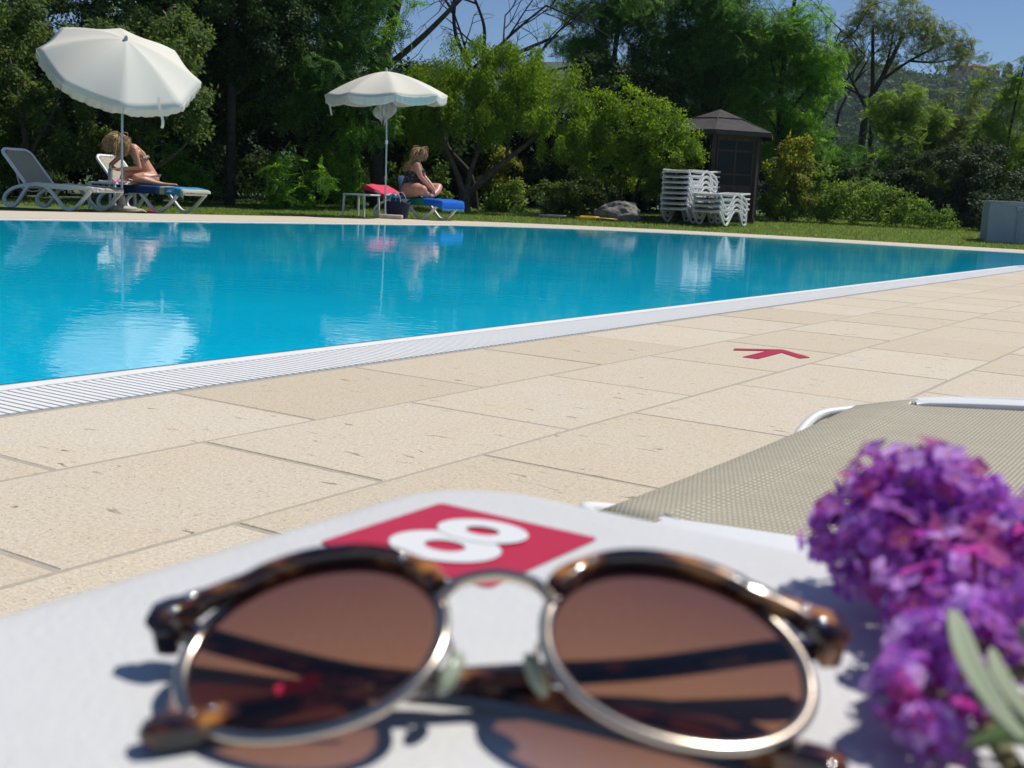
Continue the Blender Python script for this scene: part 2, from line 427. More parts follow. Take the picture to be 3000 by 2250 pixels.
# --- lawn grass blades on the part of the lawn the pool side looks at
def blades(n, seed):
    g_ = np.random.default_rng(seed)
    x = g_.uniform(-13, 15, n * 3); y = g_.uniform(17, 37, n * 3)
    # keep what lies outside the coping (coping outer line as polygon)
    poly = np.array([(p.x, p.y) for p in offset_loop(loop, 2.78)])
    inside = np.zeros(len(x), bool); j = len(poly) - 1
    for i in range(len(poly)):
        xi, yi = poly[i]; xj, yj = poly[j]
        c = ((yi > y) != (yj > y)) & (x < (xj - xi) * (y - yi) / (yj - yi + 1e-12) + xi); inside ^= c; j = i
    u = x * D2.x + y * D2.y
    ok = (~inside) & (u > -22) & (y > 20 - x * .1) & ((x < 8.5) | (y > 22.5)) & (u < -2.2 + 6 * (y > 22))
    x, y = x[ok][:n], y[ok][:n]; n = len(x)
    r_ = np.clip(y - 25.6, 0, 12); k = np.where(x > -6, 1, np.clip(1 + (x + 6) / 4, 0, 1)); z = -.03 + .036 * r_ * k - .01
    h = g_.uniform(.03, .075, n); a = g_.uniform(0, 6.28, n); w = g_.uniform(.006, .014, n); lx = g_.normal(0, .022, n); ly = g_.normal(0, .022, n)
    V = np.zeros((n, 3, 3)); V[:, 0] = np.c_[x - w * np.cos(a), y - w * np.sin(a), z]; V[:, 1] = np.c_[x + w * np.cos(a), y + w * np.sin(a), z]; V[:, 2] = np.c_[x + lx, y + ly, z + h]
    return V.reshape(-1, 3), np.arange(n * 3).reshape(-1, 3)
M_grass = leafmat('grass', (.10, .17, .03), (.19, .27, .06), (.28, .29, .10), trans=.35)
V_, F_ = blades(110000, 3)
tag(link('lawn_grass', np_mesh('lawn_grass', V_, F_, M_grass, nv=3)), 'short mown green lawn grass beyond the pool', 'grass', kind='stuff')
# ================================================================ LOUNGERS
def sling_material(name, c1, c2, pitch=.0048):
    m = bpy.data.materials.new(name); m.use_nodes = True; t = m.node_tree; N = t.nodes; L = t.links; b = N['Principled BSDF']
    b.inputs['Roughness'].default_value = .7; b.inputs['Specular IOR Level'].default_value = .3
    tc = N.new('ShaderNodeTexCoord')
    ws = []
    for ax in ('X', 'Y'):
        w = N.new('ShaderNodeTexWave'); w.bands_direction = ax; w.inputs['Scale'].default_value = .314 / (.0036 if ax == 'X' else .0085); w.inputs['Distortion'].default_value = .15; L.new(tc.outputs['Object'], w.inputs['Vector']); ws.append(w)
    mu = N.new('ShaderNodeMath'); mu.operation = 'MULTIPLY'; L.new(ws[0].outputs['Fac'], mu.inputs[0]); L.new(ws[1].outputs['Fac'], mu.inputs[1])
    no = N.new('ShaderNodeTexNoise'); no.inputs['Scale'].default_value = 26; no.inputs['Detail'].default_value = 5
    mp = N.new('ShaderNodeMapping'); mp.inputs['Scale'].default_value = (.25, 3, 1); L.new(tc.outputs['Object'], mp.inputs[0]); L.new(mp.outputs[0], no.inputs['Vector'])
    mr = N.new('ShaderNodeMapRange'); mr.inputs[1].default_value = .0; mr.inputs[2].default_value = .7; L.new(mu.outputs[0], mr.inputs[0])
    mx = N.new('ShaderNodeMix'); mx.data_type = 'RGBA'; mx.inputs[6].default_value = (*c1, 1); mx.inputs[7].default_value = (*c2, 1); L.new(mr.outputs[0], mx.inputs[0])
    hs = N.new('ShaderNodeHueSaturation'); mr2 = N.new('ShaderNodeMapRange'); mr2.inputs[1].default_value = .3; mr2.inputs[2].default_value = .7; mr2.inputs[3].default_value = .95; mr2.inputs[4].default_value = 1.05
    L.new(no.outputs[0], mr2.inputs[0]); L.new(mr2.outputs[0], hs.inputs['Value']); L.new(mx.outputs[2], hs.inputs['Color']); L.new(hs.outputs[0], b.inputs['Base Color'])
    bp = N.new('ShaderNodeBump'); bp.inputs['Strength'].default_value = .5; bp.inputs['Distance'].default_value = .0008; L.new(mu.outputs[0], bp.inputs['Height']); L.new(bp.outputs[0], b.inputs['Normal'])
    return m
M_sling = sling_material('taupe_sling', (.25, .225, .165), (.64, .585, .46))
W2 = .345
RAIL = [(-.56, .355), (-.40, .372), (-.2, .395), (0, .405), (.25, .400), (.5, .398), (.70, .392), (.85, .380), (.95, .362)]
RAIL3 = RAIL[:-1] + [(.87, .372), (.89, .358), (.905, .335)]
def raily(x): return W2 - (0 if x < .77 else .11 * ((x - .77) / .18) ** 2.3)
def railz(x):
    for (a, za), (b_, zb) in zip(RAIL, RAIL[1:]):
        if x <= b_: return za + (zb - za) * (x - a) / (b_ - a)
    return RAIL[-1][1]
REAR = [(-.30, .375), (-.50, .345), (-.70, .29), (-.84, .20), (-.885, .12), (-.85, .045), (-.76, .018), (-.66, .035), (-.58, .11), (-.48, .235), (-.38, .335), (-.26, .385)]
FRONT = [(-.22, .392), (-.10, .375), (.02, .32), (.16, .20), (.29, .075), (.37, .026), (.44, .02), (.51, .03), (.60, .085), (.72, .19), (.81, .275), (.86, .325)]
def band_prof(w, t): return [(-w / 2, -t / 2), (w / 2, -t / 2), (w / 2, t / 2), (-w / 2, t / 2)]
def make_lounger(back_deg, simple=False):
    root = empty('sun_lounger')
    for s in (-1, 1):
        y = s * W2
        m = MB()
        pts = catmull([(x, s * raily(x), z) for x, z in RAIL3], 4)
        m.sweep([p - Vector((0, 0, .022)) for p in pts], band_prof(.045, .044), up=(0, 0, 1))
        # downturned skirt of the rail
        P = [(x, z) for x, z in ((-.2, .36), (0, .37), (.3, .365), (.6, .36), (.85, .345))]
        low = [.345, .325, .315, .32, .335]
        V = []; F = []
        for i, ((x, z), l) in enumerate(zip(P, low)):
            for dy in (-.012, .012):
                V += [(x, y + dy, z), (x, y + dy, l)]
        for i in range(len(P) - 1):
            a = i * 4; b_ = a + 4
            F += [(a, b_, b_ + 1, a + 1), (a + 2, a + 3, b_ + 3, b_ + 2), (a + 1, b_ + 1, b_ + 3, a + 3)]
        m.add(V, F)
        m.build('side_rail', M_white, root, bevel=.008)
        m = MB(); m.sweep(catmull([(x, y, z) for x, z in REAR], 3 if simple else 4), band_prof(.05, .046), up=(0, 1, 0)); m.build('leg', M_white, root, bevel=.006)
        m = MB(); m.sweep(catmull([(x, y, z) for x, z in FRONT], 3 if simple else 4), band_prof(.05, .048), up=(0, 1, 0)); m.build('leg', M_white, root, bevel=.006)
    m = MB()
    for x, z in ((.925, .325), (-.54, .325)):
        m = MB(); m.sweep([(x, -W2 + .05, z), (x, W2 - .05, z)], band_prof(.03, .045), up=(0, 0, 1)); m.build('cross_bar', M_white, root, bevel=.006)
    def seat(a, b_):
        x = -.53 + a * 1.483; y = (b_ - .5) * 2 * (raily(min(x, .95)) + .0185)
        z = railz(min(x, .95)) - .002 + (.004 if x > .86 else 0) - .018 * (1 - (2 * b_ - 1) ** 2) * min(1, 4 * a * (1.02 - a))
        if a > .985: z -= .03 * (a - .985) / .015; x -= 0
        return Vector((x, y, z))
    m = MB(); m.grid(seat, 30 if simple else 90, 6 if simple else 14); m.build('seat_sling', M_sling, root, solid=.004, offset=-1)
    rim = [(x, raily(x) + .021, railz(x) - .003) for x in (-.5, -.2, .1, .4, .6, .72, .80, .86, .90, .93, .945)]
    rim += [(.951, raily(.95) + .001, railz(.95) - .008), (.949, .19, railz(.95) - .020), (.940, .13, railz(.95) - .042)]
    rim = rim + [(.935, 0, railz(.95) - .050)] + [(x, -y, z) for x, y, z in rim[::-1]]
    m = MB(); m.tube(catmull(rim, 3), .0055, 6); m.build('edge_rim', M_white, root, angle=80)
    # backrest, hinged at (-.5, .37)
    bk = empty('backrest', (-.50, 0, .385)); bk.parent = root; bk.rotation_euler = (0, R(back_deg), 0)      # local -x is up the back
    bk.name = 'backrest'
    L_ = .72; wy = W2 - .05; r = .11
    path = [(0, -wy, 0), (-L_ + r, -wy, 0)] + [(-L_ + r - r * math.sin(t), -wy + r - r * math.cos(t), 0) for t in (R(22), R(45), R(68))] + [(-L_, -wy + r, 0), (-L_, wy - r, 0)] + [(-L_ + r - r * math.cos(t), wy - r + r * math.sin(t), 0) for t in (R(22), R(45), R(68))] + [(-L_ + r, wy, 0), (0, wy, 0)]
    m = MB(); m.sweep(path, [(x, y) for x, y in ((-.024, -.02), (.024, -.02), (.024, .02), (-.024, .02))], up=(0, 0, 1))
    fr = m.build('back_frame', M_white, root, bevel=.008); fr.location = bk.location; fr.rotation_euler = bk.rotation_euler
    m = MB(); m.grid(lambda a, b_: Vector((-a * (L_ - .012), (b_ - .5) * 2 * (wy - .01 - (.10 * max(0, (a - .86) / .14)) ** 1.0 * (1 if a > .86 else 0)), .012 - .012 * (1 - (2 * b_ - 1) ** 2))), 16, 6)
    bs = m.build('back_sling', M_sling, root, solid=.004); bs.location = bk.location; bs.rotation_euler = bk.rotation_euler
    bpy.data.objects.remove(bk)
    if back_deg > 12:
        # prop strut below the backrest
        a = R(back_deg); px, pz = -.50 - .42 * math.cos(a), .385 + .42 * math.sin(a)
        m = MB(); m.tube(catmull([(px, -.2, pz - .02), (-.66, -.2, .30), (-.66, .2, .30), (px, .2, pz - .02)], 4), .012, 6)
        m.build('prop_strut', M_white, root)
    return root
def place(o, x, y, z, yaw, label, group=None, cat='sun lounger'):
    o.location = (x, y, z); o.rotation_euler = (0, 0, yaw)
    return tag(o, label, cat, group)
proto = make_lounger(46)
L1 = place(proto, -7.254, 18.705, 0, R(-22), 'empty white sun lounger with taupe sling under the tilted parasol, leftmost', 'sun loungers set out round the pool')
L2 = place(copy_tree(proto), -6.344, 20.30, 0, R(-24), 'white sun lounger with blue towel that the blonde reading woman sits on', 'sun loungers set out round the pool')
low = make_lounger(20)
L3 = place(low, -2.176, 24.75, 0, R(-36), 'white sun lounger with pink and blue towels under the cross-legged woman', 'sun loungers set out round the pool')
nearl = copy_tree(proto)
L0 = place(nearl, *(UV(.572, .948)[:2]), -.020, RZ + math.pi, 'large white sun lounger with beige sling beside the numbered table in the foreground', 'sun loungers set out round the pool')
L0.scale = (1, .985, 1)
# stacked loungers by the gazebo
flat = make_lounger(3, True)
gz = lambda x, y: terrain(x, y)
ords = ['topmost', 'second from the top', 'third from the top', 'fourth from the top', 'fifth from the top', 'sixth from the top', 'seventh from the top', 'bottom']
first = True
SX, SY = 4.18, 29.6
for i in range(8):
    o = flat if first else copy_tree(flat); first = False
    j = 7 - i
    place(o, SX + random.uniform(-.01, .01), SY + random.uniform(-.01, .01), gz(SX, SY) + .02 + .128 * i, R(-122) + random.uniform(-.01, .01), 'white lounger, %s in the tall stack of eight by the gazebo' % (ords[j]), 'sun loungers stacked on the lawn')
SX2, SY2 = 4.90, 29.15
ords2 = ['topmost', 'second from the top', 'third from the top', 'bottom']
for i in range(4):
    place(copy_tree(flat), SX2 + random.uniform(-.01, .01), SY2, gz(SX2, SY2) + .02 + .128 * i, R(-122), 'white lounger, %s in the low stack of four by the gazebo' % ords2[3 - i], 'sun loungers stacked on the lawn')

# ================================================================ PARASOLS
M_canvas_in = M_cream
def make_canopy(root, M, R_=1.3, H=.52, val=.17, n=8, seed=0, flare=.05):
    """canopy in local space of M: apex at origin, axis +z up, rim at z=-H"""
    rr = random.Random(seed); N = n * 12
    def top(a, b_):
        ang = 2 * math.pi * a; f = (a * n) % 1; sc = 1 - .085 * math.sin(math.pi * f) ** 1 * b_
        r = R_ * b_ * sc
        z = -H * (b_ ** 1.55) - .055 * math.sin(math.pi * f) * b_ * (1 - .3 * b_)
        return M @ Vector((r * math.cos(ang), r * math.sin(ang), z))
    m = MB(); m.grid(top, N, 12, wrap=True); can = m.build('canopy', M_cream, root, solid=.004, angle=60)
    ph = [rr.uniform(0, 6.28) for _ in range(n)]
    for k in range(n):
        def vf(a, b_):
            f = a; aa = (k + .004 + a * .992) / n; ang = 2 * math.pi * aa
            sc = 1 - .085 * math.sin(math.pi * f)
            wav = .007 * math.sin(f * 22 + ph[k]) + .006 * math.sin(f * 47 + ph[k] * 2)
            r = R_ * sc + flare * b_ + wav * b_ * 1.4
            z = -H - .055 * math.sin(math.pi * f) * .7 - val * b_ * (1 - .30 * abs(2 * f - 1) ** 4) + .002
            return M @ Vector((r * math.cos(ang), r * math.sin(ang), z))
        m = MB(); m.grid(vf, 40, 5); m.build('valance', M_cream, root, solid=.003, angle=60)
    # ribs below the cloth and ferrule
    for k in range(n):
        a = 2 * math.pi * k / n
        pts = [M @ Vector((R_ * b_ * .99 * math.cos(a), R_ * b_ * .99 * math.sin(a), -H * b_ ** 1.55 - .014)) for b_ in (0.02, .3, .6, .85, 1)]
        m = MB(); m.tube(pts, .006, 5); m.build('rib', M_alu, root)
        h = M @ Vector((R_ * .55 * math.cos(a), R_ * .55 * math.sin(a), -H * .55 ** 1.55 - .02)); c = M @ Vector((.03 * math.cos(a), .03 * math.sin(a), -H - .12))
        m = MB(); m.tube([h, c], .005, 5); m.build('strut', M_alu, root)
    m = MB(); m.lathe([(0, .075), (.016, .07), (.03, .03), (.034, -.015), (0, -.015)], 12, M); m.build('finial', pmat('finial_grey%d' % seed, (.33, .38, .42), .5), root)
    m = MB(); m.lathe([(.0, -H - .07), (.032, -H - .07), (.032, -H - .15), (0, -H - .15)], 12, M); m.build('hub', M_white, root)
    return can
M_basestone = pmat('cast_stone', (.50, .44, .37), .85, col2=(.36, .31, .26), scale=20, bump=.4)
# parasol one, tilted towards the pool
p1 = empty('parasol', (-6.464, 19.10, 0), 0, 'white parasol tilted towards the pool, seen from above, over the left loungers', 'parasol', 'parasols by the pool')
n1 = Vector((.315, -.465, .82)).normalized()
apex = Vector((.09, -.06, 2.70))
zx = n1; xx = Vector((1, .2, 0)); xx = (xx - zx * xx.dot(zx)).normalized(); yx = zx.cross(xx)
M1 = Matrix.Translation(apex) @ Matrix((xx, yx, zx)).transposed().to_4x4() @ Matrix.Rotation(R(8), 4, 'Z')
make_canopy(p1, M1, 1.27, .48, .15, 8, 1, flare=.0)
joint = apex - n1 * .34
m = MB(); m.tube([(0, 0, .03), Vector((0, 0, .03)).lerp(joint, .5), joint], .019, 12); m.build('pole', M_alu, p1)
m = MB(); m.tube([joint - Vector((0, 0, .05)), joint + n1 * .05], .028, 10); m.tube([joint, apex], .015, 8); m.build('tilt_joint', M_alu, p1)
m = MB(); m.lathe([(0, .0), (.23, .0), (.25, .02), (.25, .06), (.22, .085), (.06, .10), (.05, .24), (.03, .26), (.0, .26)], 28); m.build('base', M_basestone, p1)
m = MB(); sp = [M1 @ Vector((1.1 * math.cos(R(-62)), 1.1 * math.sin(R(-62)), -.36)), M1 @ Vector((1.22 * math.cos(R(-64)), 1.22 * math.sin(R(-64)), -.45)), M1 @ Vector((1.38 * math.cos(R(-64)), 1.38 * math.sin(R(-64)), -.60)), M1 @ Vector((1.40 * math.cos(R(-64)), 1.40 * math.sin(R(-64)), -.72))]
m.sweep(catmull(sp, 4), band_prof(.045, .008)); m.build('tie_strap', M_cream, p1)
# parasol two, upright
p2 = empty('parasol', (-2.708, 23.60, 0), 0, 'white upright parasol over the cross-legged woman and the pink towel', 'parasol', 'parasols by the pool')
n2 = Vector((-.05, -.06, 1)).normalized(); apex2 = Vector((-.07, 0, 2.86))
xx = (Vector((1, 0, 0)) - n2 * n2.x).normalized(); yx = n2.cross(xx)
M2 = Matrix.Translation(apex2) @ Matrix((xx, yx, n2)).transposed().to_4x4() @ Matrix.Rotation(R(14), 4, 'Z')
make_canopy(p2, M2, 1.22, .46, .17, 8, 2, flare=-.02)
m = MB(); m.tube([(0, 0, .03), (-.02, 0, 1.5), apex2 - n2 * .02], .018, 12); m.build('pole', M_alu, p2)
m = MB(); m.lathe([(0, 1.46), (.026, 1.46), (.03, 1.5), (.026, 1.54), (0, 1.54)], 12, Matrix.Translation((-.02, 0, 0))); m.build('lock_collar', M_white, p2)
m = MB(); m.box((.12, -.02, .045), (.46, .32, .075)); m.build('base', M_basestone, p2, bevel=.02)
m = MB(); sp = [M2 @ Vector((1.2 * math.cos(a), 1.2 * math.sin(a), -.62)) for a in (R(196),)]; sp = [sp[0], sp[0] + Vector((.02, 0, -.1)), sp[0] + Vector((.045, 0, -.22))]
m.sweep(sp, band_prof(.03, .008), up=(0, 1, 0)); m.build('tie_strap', M_cream, p2)
# cloth cover bunched up at the pole
M_cover = pmat('sheer_cover', (.72, .70, .67), .8, trans=.3, col2=(.5, .46, .44), scale=9)
m = MB()
def cover(a, b_):
    ang = 2 * math.pi * a; r = (.05 + .10 * math.sin(math.pi * min(1, b_ * 1.15)) ** .7) * (1 + .34 * math.sin(2 * ang + 2 * b_) + .26 * math.sin(5 * ang - 4 * b_) + .15 * math.sin(11 * ang + 3 * b_))
    r *= 1 if b_ < .75 else 1 - (b_ - .75) * 1.6
    return Vector((-2.755 + r * math.cos(ang) - .04 * b_, 23.60 + r * .8 * math.sin(ang), 2.30 - .40 * b_ + .07 * math.sin(3 * ang + 1) * b_ + .03 * math.sin(8 * ang) * b_))
m.grid(cover, 44, 12, wrap=True); tag(m.build('parasol_cover', M_cover, solid=.003), 'bunched sheer white parasol cover tied to the pole under the upright parasol', 'cover')

# ================================================================ FAR SIDE TABLES AND SMALL THINGS
def make_side_table(w=.44, h=.42):
    t = empty('side_table')
    m = MB(); m.box((0, 0, h - .018), (w, w, .036)); m.build('table_top', M_white, t, bevel=.012)
    for sx in (-1, 1):
        for sy in (-1, 1):
            m = MB(); x, y = sx * (w / 2 - .03), sy * (w / 2 - .03)
            m.sweep([(x * 1.06, y * 1.06, 0), (x, y, h - .034)], band_prof(.035, .035), up=(0, 1, 0)); m.build('leg', M_white, t, bevel=.004)
    return t
stab = make_side_table(.56, .46); stab.location = (-3.28, 24.25, 0); stab.rotation_euler = (0, 0, R(-28)); tag(stab, 'white plastic side table left of the upright parasol, its top bare', 'side table', 'white side tables between loungers')
st1 = copy_tree(stab); st1.location = (-6.92, 19.98, 0); st1.rotation_euler = (0, 0, R(-20)); tag(st1, 'white side table between the two left loungers with a bottle on it', 'side table', 'white side tables between loungers')
TZ = .462
m = MB(); m.lathe([(0, 0), (.036, 0), (.037, .01), (.037, .19), (.03, .215), (.021, .225), (.021, .245), (.023, .25), (.023, .285), (.0, .287)], 20)
tag(m.build('bottle', pmat('steel_bottle', (.33, .33, .34), .4, .6), loc=(-6.90, 19.82, TZ)), 'tall grey metal drinking bottle on the left side table', 'bottle')
m = MB(); m.grid(lambda a, b_: Vector(((a - .5) * .2, (b_ - .5) * .14, .02 + .035 * math.sin(math.pi * a) * math.sin(math.pi * b_) + .014 * math.sin(11 * a) * math.sin(9 * b_))), 14, 10)
tag(m.build('pink_pouch', pmat('pink_cloth', (.70, .06, .28), .8, col2=(.8, .35, .5), scale=20), loc=(-6.74, 19.80, TZ - .015), solid=.012), 'bright pink crumpled pouch on the left side table', 'pouch')
m = MB(); m.box((0, 0, .012), (.22, .15, .024)); tag(m.build('magazine', pmat('magazine_cover', (.45, .52, .75), .4, col2=(.75, .77, .8), scale=14), loc=(-7.02, 19.93, TZ), rot=(0, 0, .3), bevel=.003), 'pale blue magazine lying on the left side table', 'magazine')
m = MB(); m.box((0, 0, .01), (.16, .09, .02)); tag(m.build('folded_paper', pmat('white_paper', (.8, .8, .8), .6), loc=(-6.64, 19.74, TZ + .001), rot=(0, 0, -.2), bevel=.002), 'small folded white paper on the left side table', 'paper')
def flipflop(name, loc, rz, sole, strap, label):
    t = empty(name, loc, rz, label, 'flip-flop', 'flip-flops under the left loungers')
    poly = [(.125 * math.cos(a) + .0, (.045 + .008 * math.cos(a)) * math.sin(a)) for a in [2 * math.pi * k / 20 for k in range(20)]]
    m = MB(); m.prism(poly, 0, .022); m.build('sole', sole, t, bevel=.004)
    m = MB()
    for s in (-1, 1): m.tube(catmull([(.075, 0, .02), (.04, s * .025, .055), (-.03, s * .042, .02)], 4), .007, 6)
    m.build('strap', strap, t)
M_pinkplastic = pmat('pink_rubber', (.75, .05, .22), .5)
flipflop('flip_flop', (-6.12, 19.58, .0), 2.6, M_pinkplastic, M_pinkplastic, 'bright pink flip-flop lying under the woman reading')
m = MB(); m.grid(lambda a, b_: Vector(((a - .5) * .34, (b_ - .5) * .2, .05 * math.sin(math.pi * a) ** .5 * math.sin(math.pi * b_) ** .5 + .01 * math.sin(17 * a) * math.sin(13 * b_))), 18, 12)
tag(m.build('straw_hat', pmat('patterned_straw', (.55, .47, .36), .9, col2=(.18, .12, .09), scale=40), loc=(-6.36, 19.45, .004), rot=(0, 0, .4), solid=.006), 'crumpled speckled beige cloth bag on the ground by the parasol pole', 'cloth bag').name = 'cloth_bag'

# ---- towels
def towel_strip(name, path, y0, y1, mat, label, loc, rz, wob=.006, seed=0, drop0=0, drop1=0, n=40, m_=16, fringe=None, cat='towel'):
    """sheet following path (x,z) along the lounger, from y0 to y1, with edges hanging by drop0 / drop1"""
    rr = random.Random(seed); P = catmull([(x, 0, z) for x, z in path], 6); ph = [rr.uniform(0, 6) for _ in range(6)]
    tot = (y1 - y0) + drop0 + drop1
    def f(a, b_):
        q = P[min(len(P) - 1, int(a * (len(P) - 1)))]; q2 = P[min(len(P) - 1, int(a * (len(P) - 1)) + 1)]; tt = a * (len(P) - 1) % 1; q = q.lerp(q2, tt)
        s = b_ * tot; dz = 0
        if s < drop0: y = y0 - .012 * math.sin(8 * a + ph[0]) * (drop0 - s) / max(drop0, .01); dz = -(drop0 - s)
        elif s > drop0 + (y1 - y0): y = y1 + .02; dz = -(s - drop0 - (y1 - y0))
        else: y = y0 + s - drop0
        w = wob * (math.sin(14 * a + ph[1] + 3 * b_) + math.sin(23 * a + ph[2] - 9 * b_) * .6 + math.sin(17 * b_ + ph[3]) * .5)
        return Vector((q.x, y + (w * .9 if dz else 0), q.z + dz + abs(w)))
    m = MB(); m.grid(f, n, m_)
    t = m.build(name, mat, None, loc, (0, 0, rz), solid=.007, angle=70)
    return tag(t, label, cat)
def stripe_mat(name, cols, axis='X', scale=1.0, off=0.0, soft=False):
    m = bpy.data.materials.new(name); m.use_nodes = True; t = m.node_tree; N = t.nodes; L = t.links; b = N['Principled BSDF']; b.inputs['Roughness'].default_value = .95; b.inputs['Specular IOR Level'].default_value = .1
    tc = N.new('ShaderNodeTexCoord'); no = N.new('ShaderNodeTexNoise'); no.inputs['Scale'].default_value = 5; L.new(tc.outputs['Object'], no.inputs['Vector'])
    sp = N.new('ShaderNodeSeparateXYZ'); L.new(tc.outputs['Object'], sp.inputs[0])
    ad = N.new('ShaderNodeMath'); ad.operation = 'MULTIPLY_ADD'; ad.inputs[1].default_value = .16 if soft else .015; L.new(no.outputs[0], ad.inputs[0]); L.new(sp.outputs['XYZ'.index(axis)], ad.inputs[2])
    mr = N.new('ShaderNodeMapRange'); mr.inputs[1].default_value = off; mr.inputs[2].default_value = off + scale; L.new(ad.outputs[0], mr.inputs[0])
    cr = N.new('ShaderNodeValToRGB'); cr.color_ramp.interpolation = 'LINEAR' if soft else 'CONSTANT'
    e = cr.color_ramp.elements
    for i, (p, c) in enumerate(cols):
        x = e[i] if i < 2 else e.new(p); x.position = p; x.color = (*c, 1)
    L.new(mr.outputs[0], cr.inputs[0]); L.new(cr.outputs[0], b.inputs['Base Color'])
    n2_ = N.new('ShaderNodeTexNoise'); n2_.inputs['Scale'].default_value = 160; L.new(tc.outputs['Object'], n2_.inputs['Vector'])
    bp = N.new('ShaderNodeBump'); bp.inputs['Strength'].default_value = .5; bp.inputs['Distance'].default_value = .004; L.new(n2_.outputs[0], bp.inputs['Height']); L.new(bp.outputs[0], b.inputs['Normal'])
    return m
M_bluetow = stripe_mat('blue_towel', [(0, (.015, .035, .10)), (.34, (.02, .06, .17)), (.62, (.03, .12, .28)), (.67, (.45, .42, .28)), (.73, (.04, .25, .50)), (.96, (.42, .42, .33))], 'X', 1.55, -.55)
towel_strip('blue_towel', [(-.5, .415), (-.2, .425), (.1, .43), (.5, .428), (.8, .42), (.96, .39), (.985, .34)], -W2 - .032, W2 - .02, M_bluetow, 'dark blue towel with cream stripes under the blonde reading woman', L2.location, L2.rotation_euler.z, .005, 2, drop0=.13)
M_sea = stripe_mat('sea_towel', [(0, (.02, .10, .30)), (.30, (.02, .12, .36)), (.48, (.01, .20, .12)), (.60, (.02, .24, .14)), (.68, (.02, .10, .50)), (.98, (.02, .14, .60)), (.995, (.10, .50, .65)), (1.0, (.25, .62, .68))], 'X', 1.62, -.46, True)
tt = towel_strip('sea_towel', [(-.42, .415), (-.1, .425), (.2, .43), (.55, .428), (.82, .418), (.965, .385), (.99, .30), (.985, .24)], -W2 - .032, W2, M_sea, 'blue and green towel with turquoise fringe under the cross-legged woman', L3.location, L3.rotation_euler.z, .007, 5, drop0=.14)
fr = MB()
for k in range(60):
    y = -W2 + (k / 59) * 2 * W2; fr.tube([(.987, y, .245), (.99 + random.uniform(-.01, .015), y + random.uniform(-.012, .012), .19 + random.uniform(-.01, .01))], [.006, .002], 4)
fr.build('fringe', pmat('turquoise_fringe', (.18, .55, .66), .95), tt)
M_aqua = stripe_mat('aqua_towel', [(0, (.62, .72, .76)), (.2, (.10, .50, .66)), (.42, (.05, .36, .56)), (.6, (.30, .68, .70)), (.8, (.08, .38, .62))], 'X', .75, -.62, True)
towel_strip('aqua_towel', [(-.62, .47), (-.5, .455), (-.35, .46), (-.15, .452), (.02, .445)], -W2 - .01, W2 - .1, M_aqua, 'pale turquoise towel lying between the pink towel and the seated woman', L3.location, L3.rotation_euler.z, .013, 9, drop0=.06)
M_pink = pmat('pink_towel', (.70, .05, .12), .95, bump=.5, bscale=160)
a = R(20)
pth = [(-.58, .455), (-.75, .50), (-.95, .575), (-1.10, .635), (-1.20, .655), (-1.245, .60), (-1.25, .52)]
towel_strip('pink_towel', pth, -W2 + .02, W2 - .02, M_pink, 'crimson pink towel draped over the low backrest beside the parasol pole', L3.location, L3.rotation_euler.z, .010, 12, drop0=.10)
# navy beach bag under lounger three
bag = empty('beach_bag', (-2.50, 23.98, 0), R(-20), 'navy blue beach bag with two handles on the ground behind the parasol base', 'bag')
m = MB()
def bagf(a_, b_):
    ang = 2 * math.pi * a_; c, s = math.cos(ang), math.sin(ang); k = .8 + .25 * b_
    return Vector((.25 * k * math.copysign(abs(c) ** .6, c), .12 * k * math.copysign(abs(s) ** .6, s), .34 * b_ + .012 * math.sin(3 * ang) * b_))
m.grid(bagf, 32, 8, wrap=True); m.add([bagf(i / 32, 0) for i in range(32)], [tuple(range(32))])
M_navy = pmat('navy_cloth', (.012, .016, .045), .8, bump=.3, bscale=60)
m.build('body', M_navy, bag, solid=.006)
for s in (-1, 1):
    m = MB(); m.tube(catmull([(-.12, s * .12, .33), (-.09, s * .13, .46), (0, s * .13, .53), (.09, s * .13, .46), (.12, s * .12, .33)], 5), .009, 6); m.build('handle', pmat('grey_webbing%d' % s, (.45, .47, .5), .8), bag)
# blue cushion standing behind the seated woman
m = MB(); m.grid(lambda a_, b_: Vector(((a_ - .5) * .42, .05 * math.sin(math.pi * a_) ** .6 * math.sin(math.pi * b_) ** .6, b_ * .46)), 12, 12)
m.grid(lambda a_, b_: Vector(((a_ - .5) * .42, -.05 * math.sin(math.pi * a_) ** .6 * math.sin(math.pi * b_) ** .6, b_ * .46)), 12, 12)
tag(m.build('blue_cushion', pmat('blue_cushion', (.03, .07, .20), .9, bump=.3, bscale=50), loc=(-2.43, 24.86, .42), rot=(R(-8), 0, R(58))), 'dark blue cushion standing upright behind the back of the cross-legged woman', 'cushion')

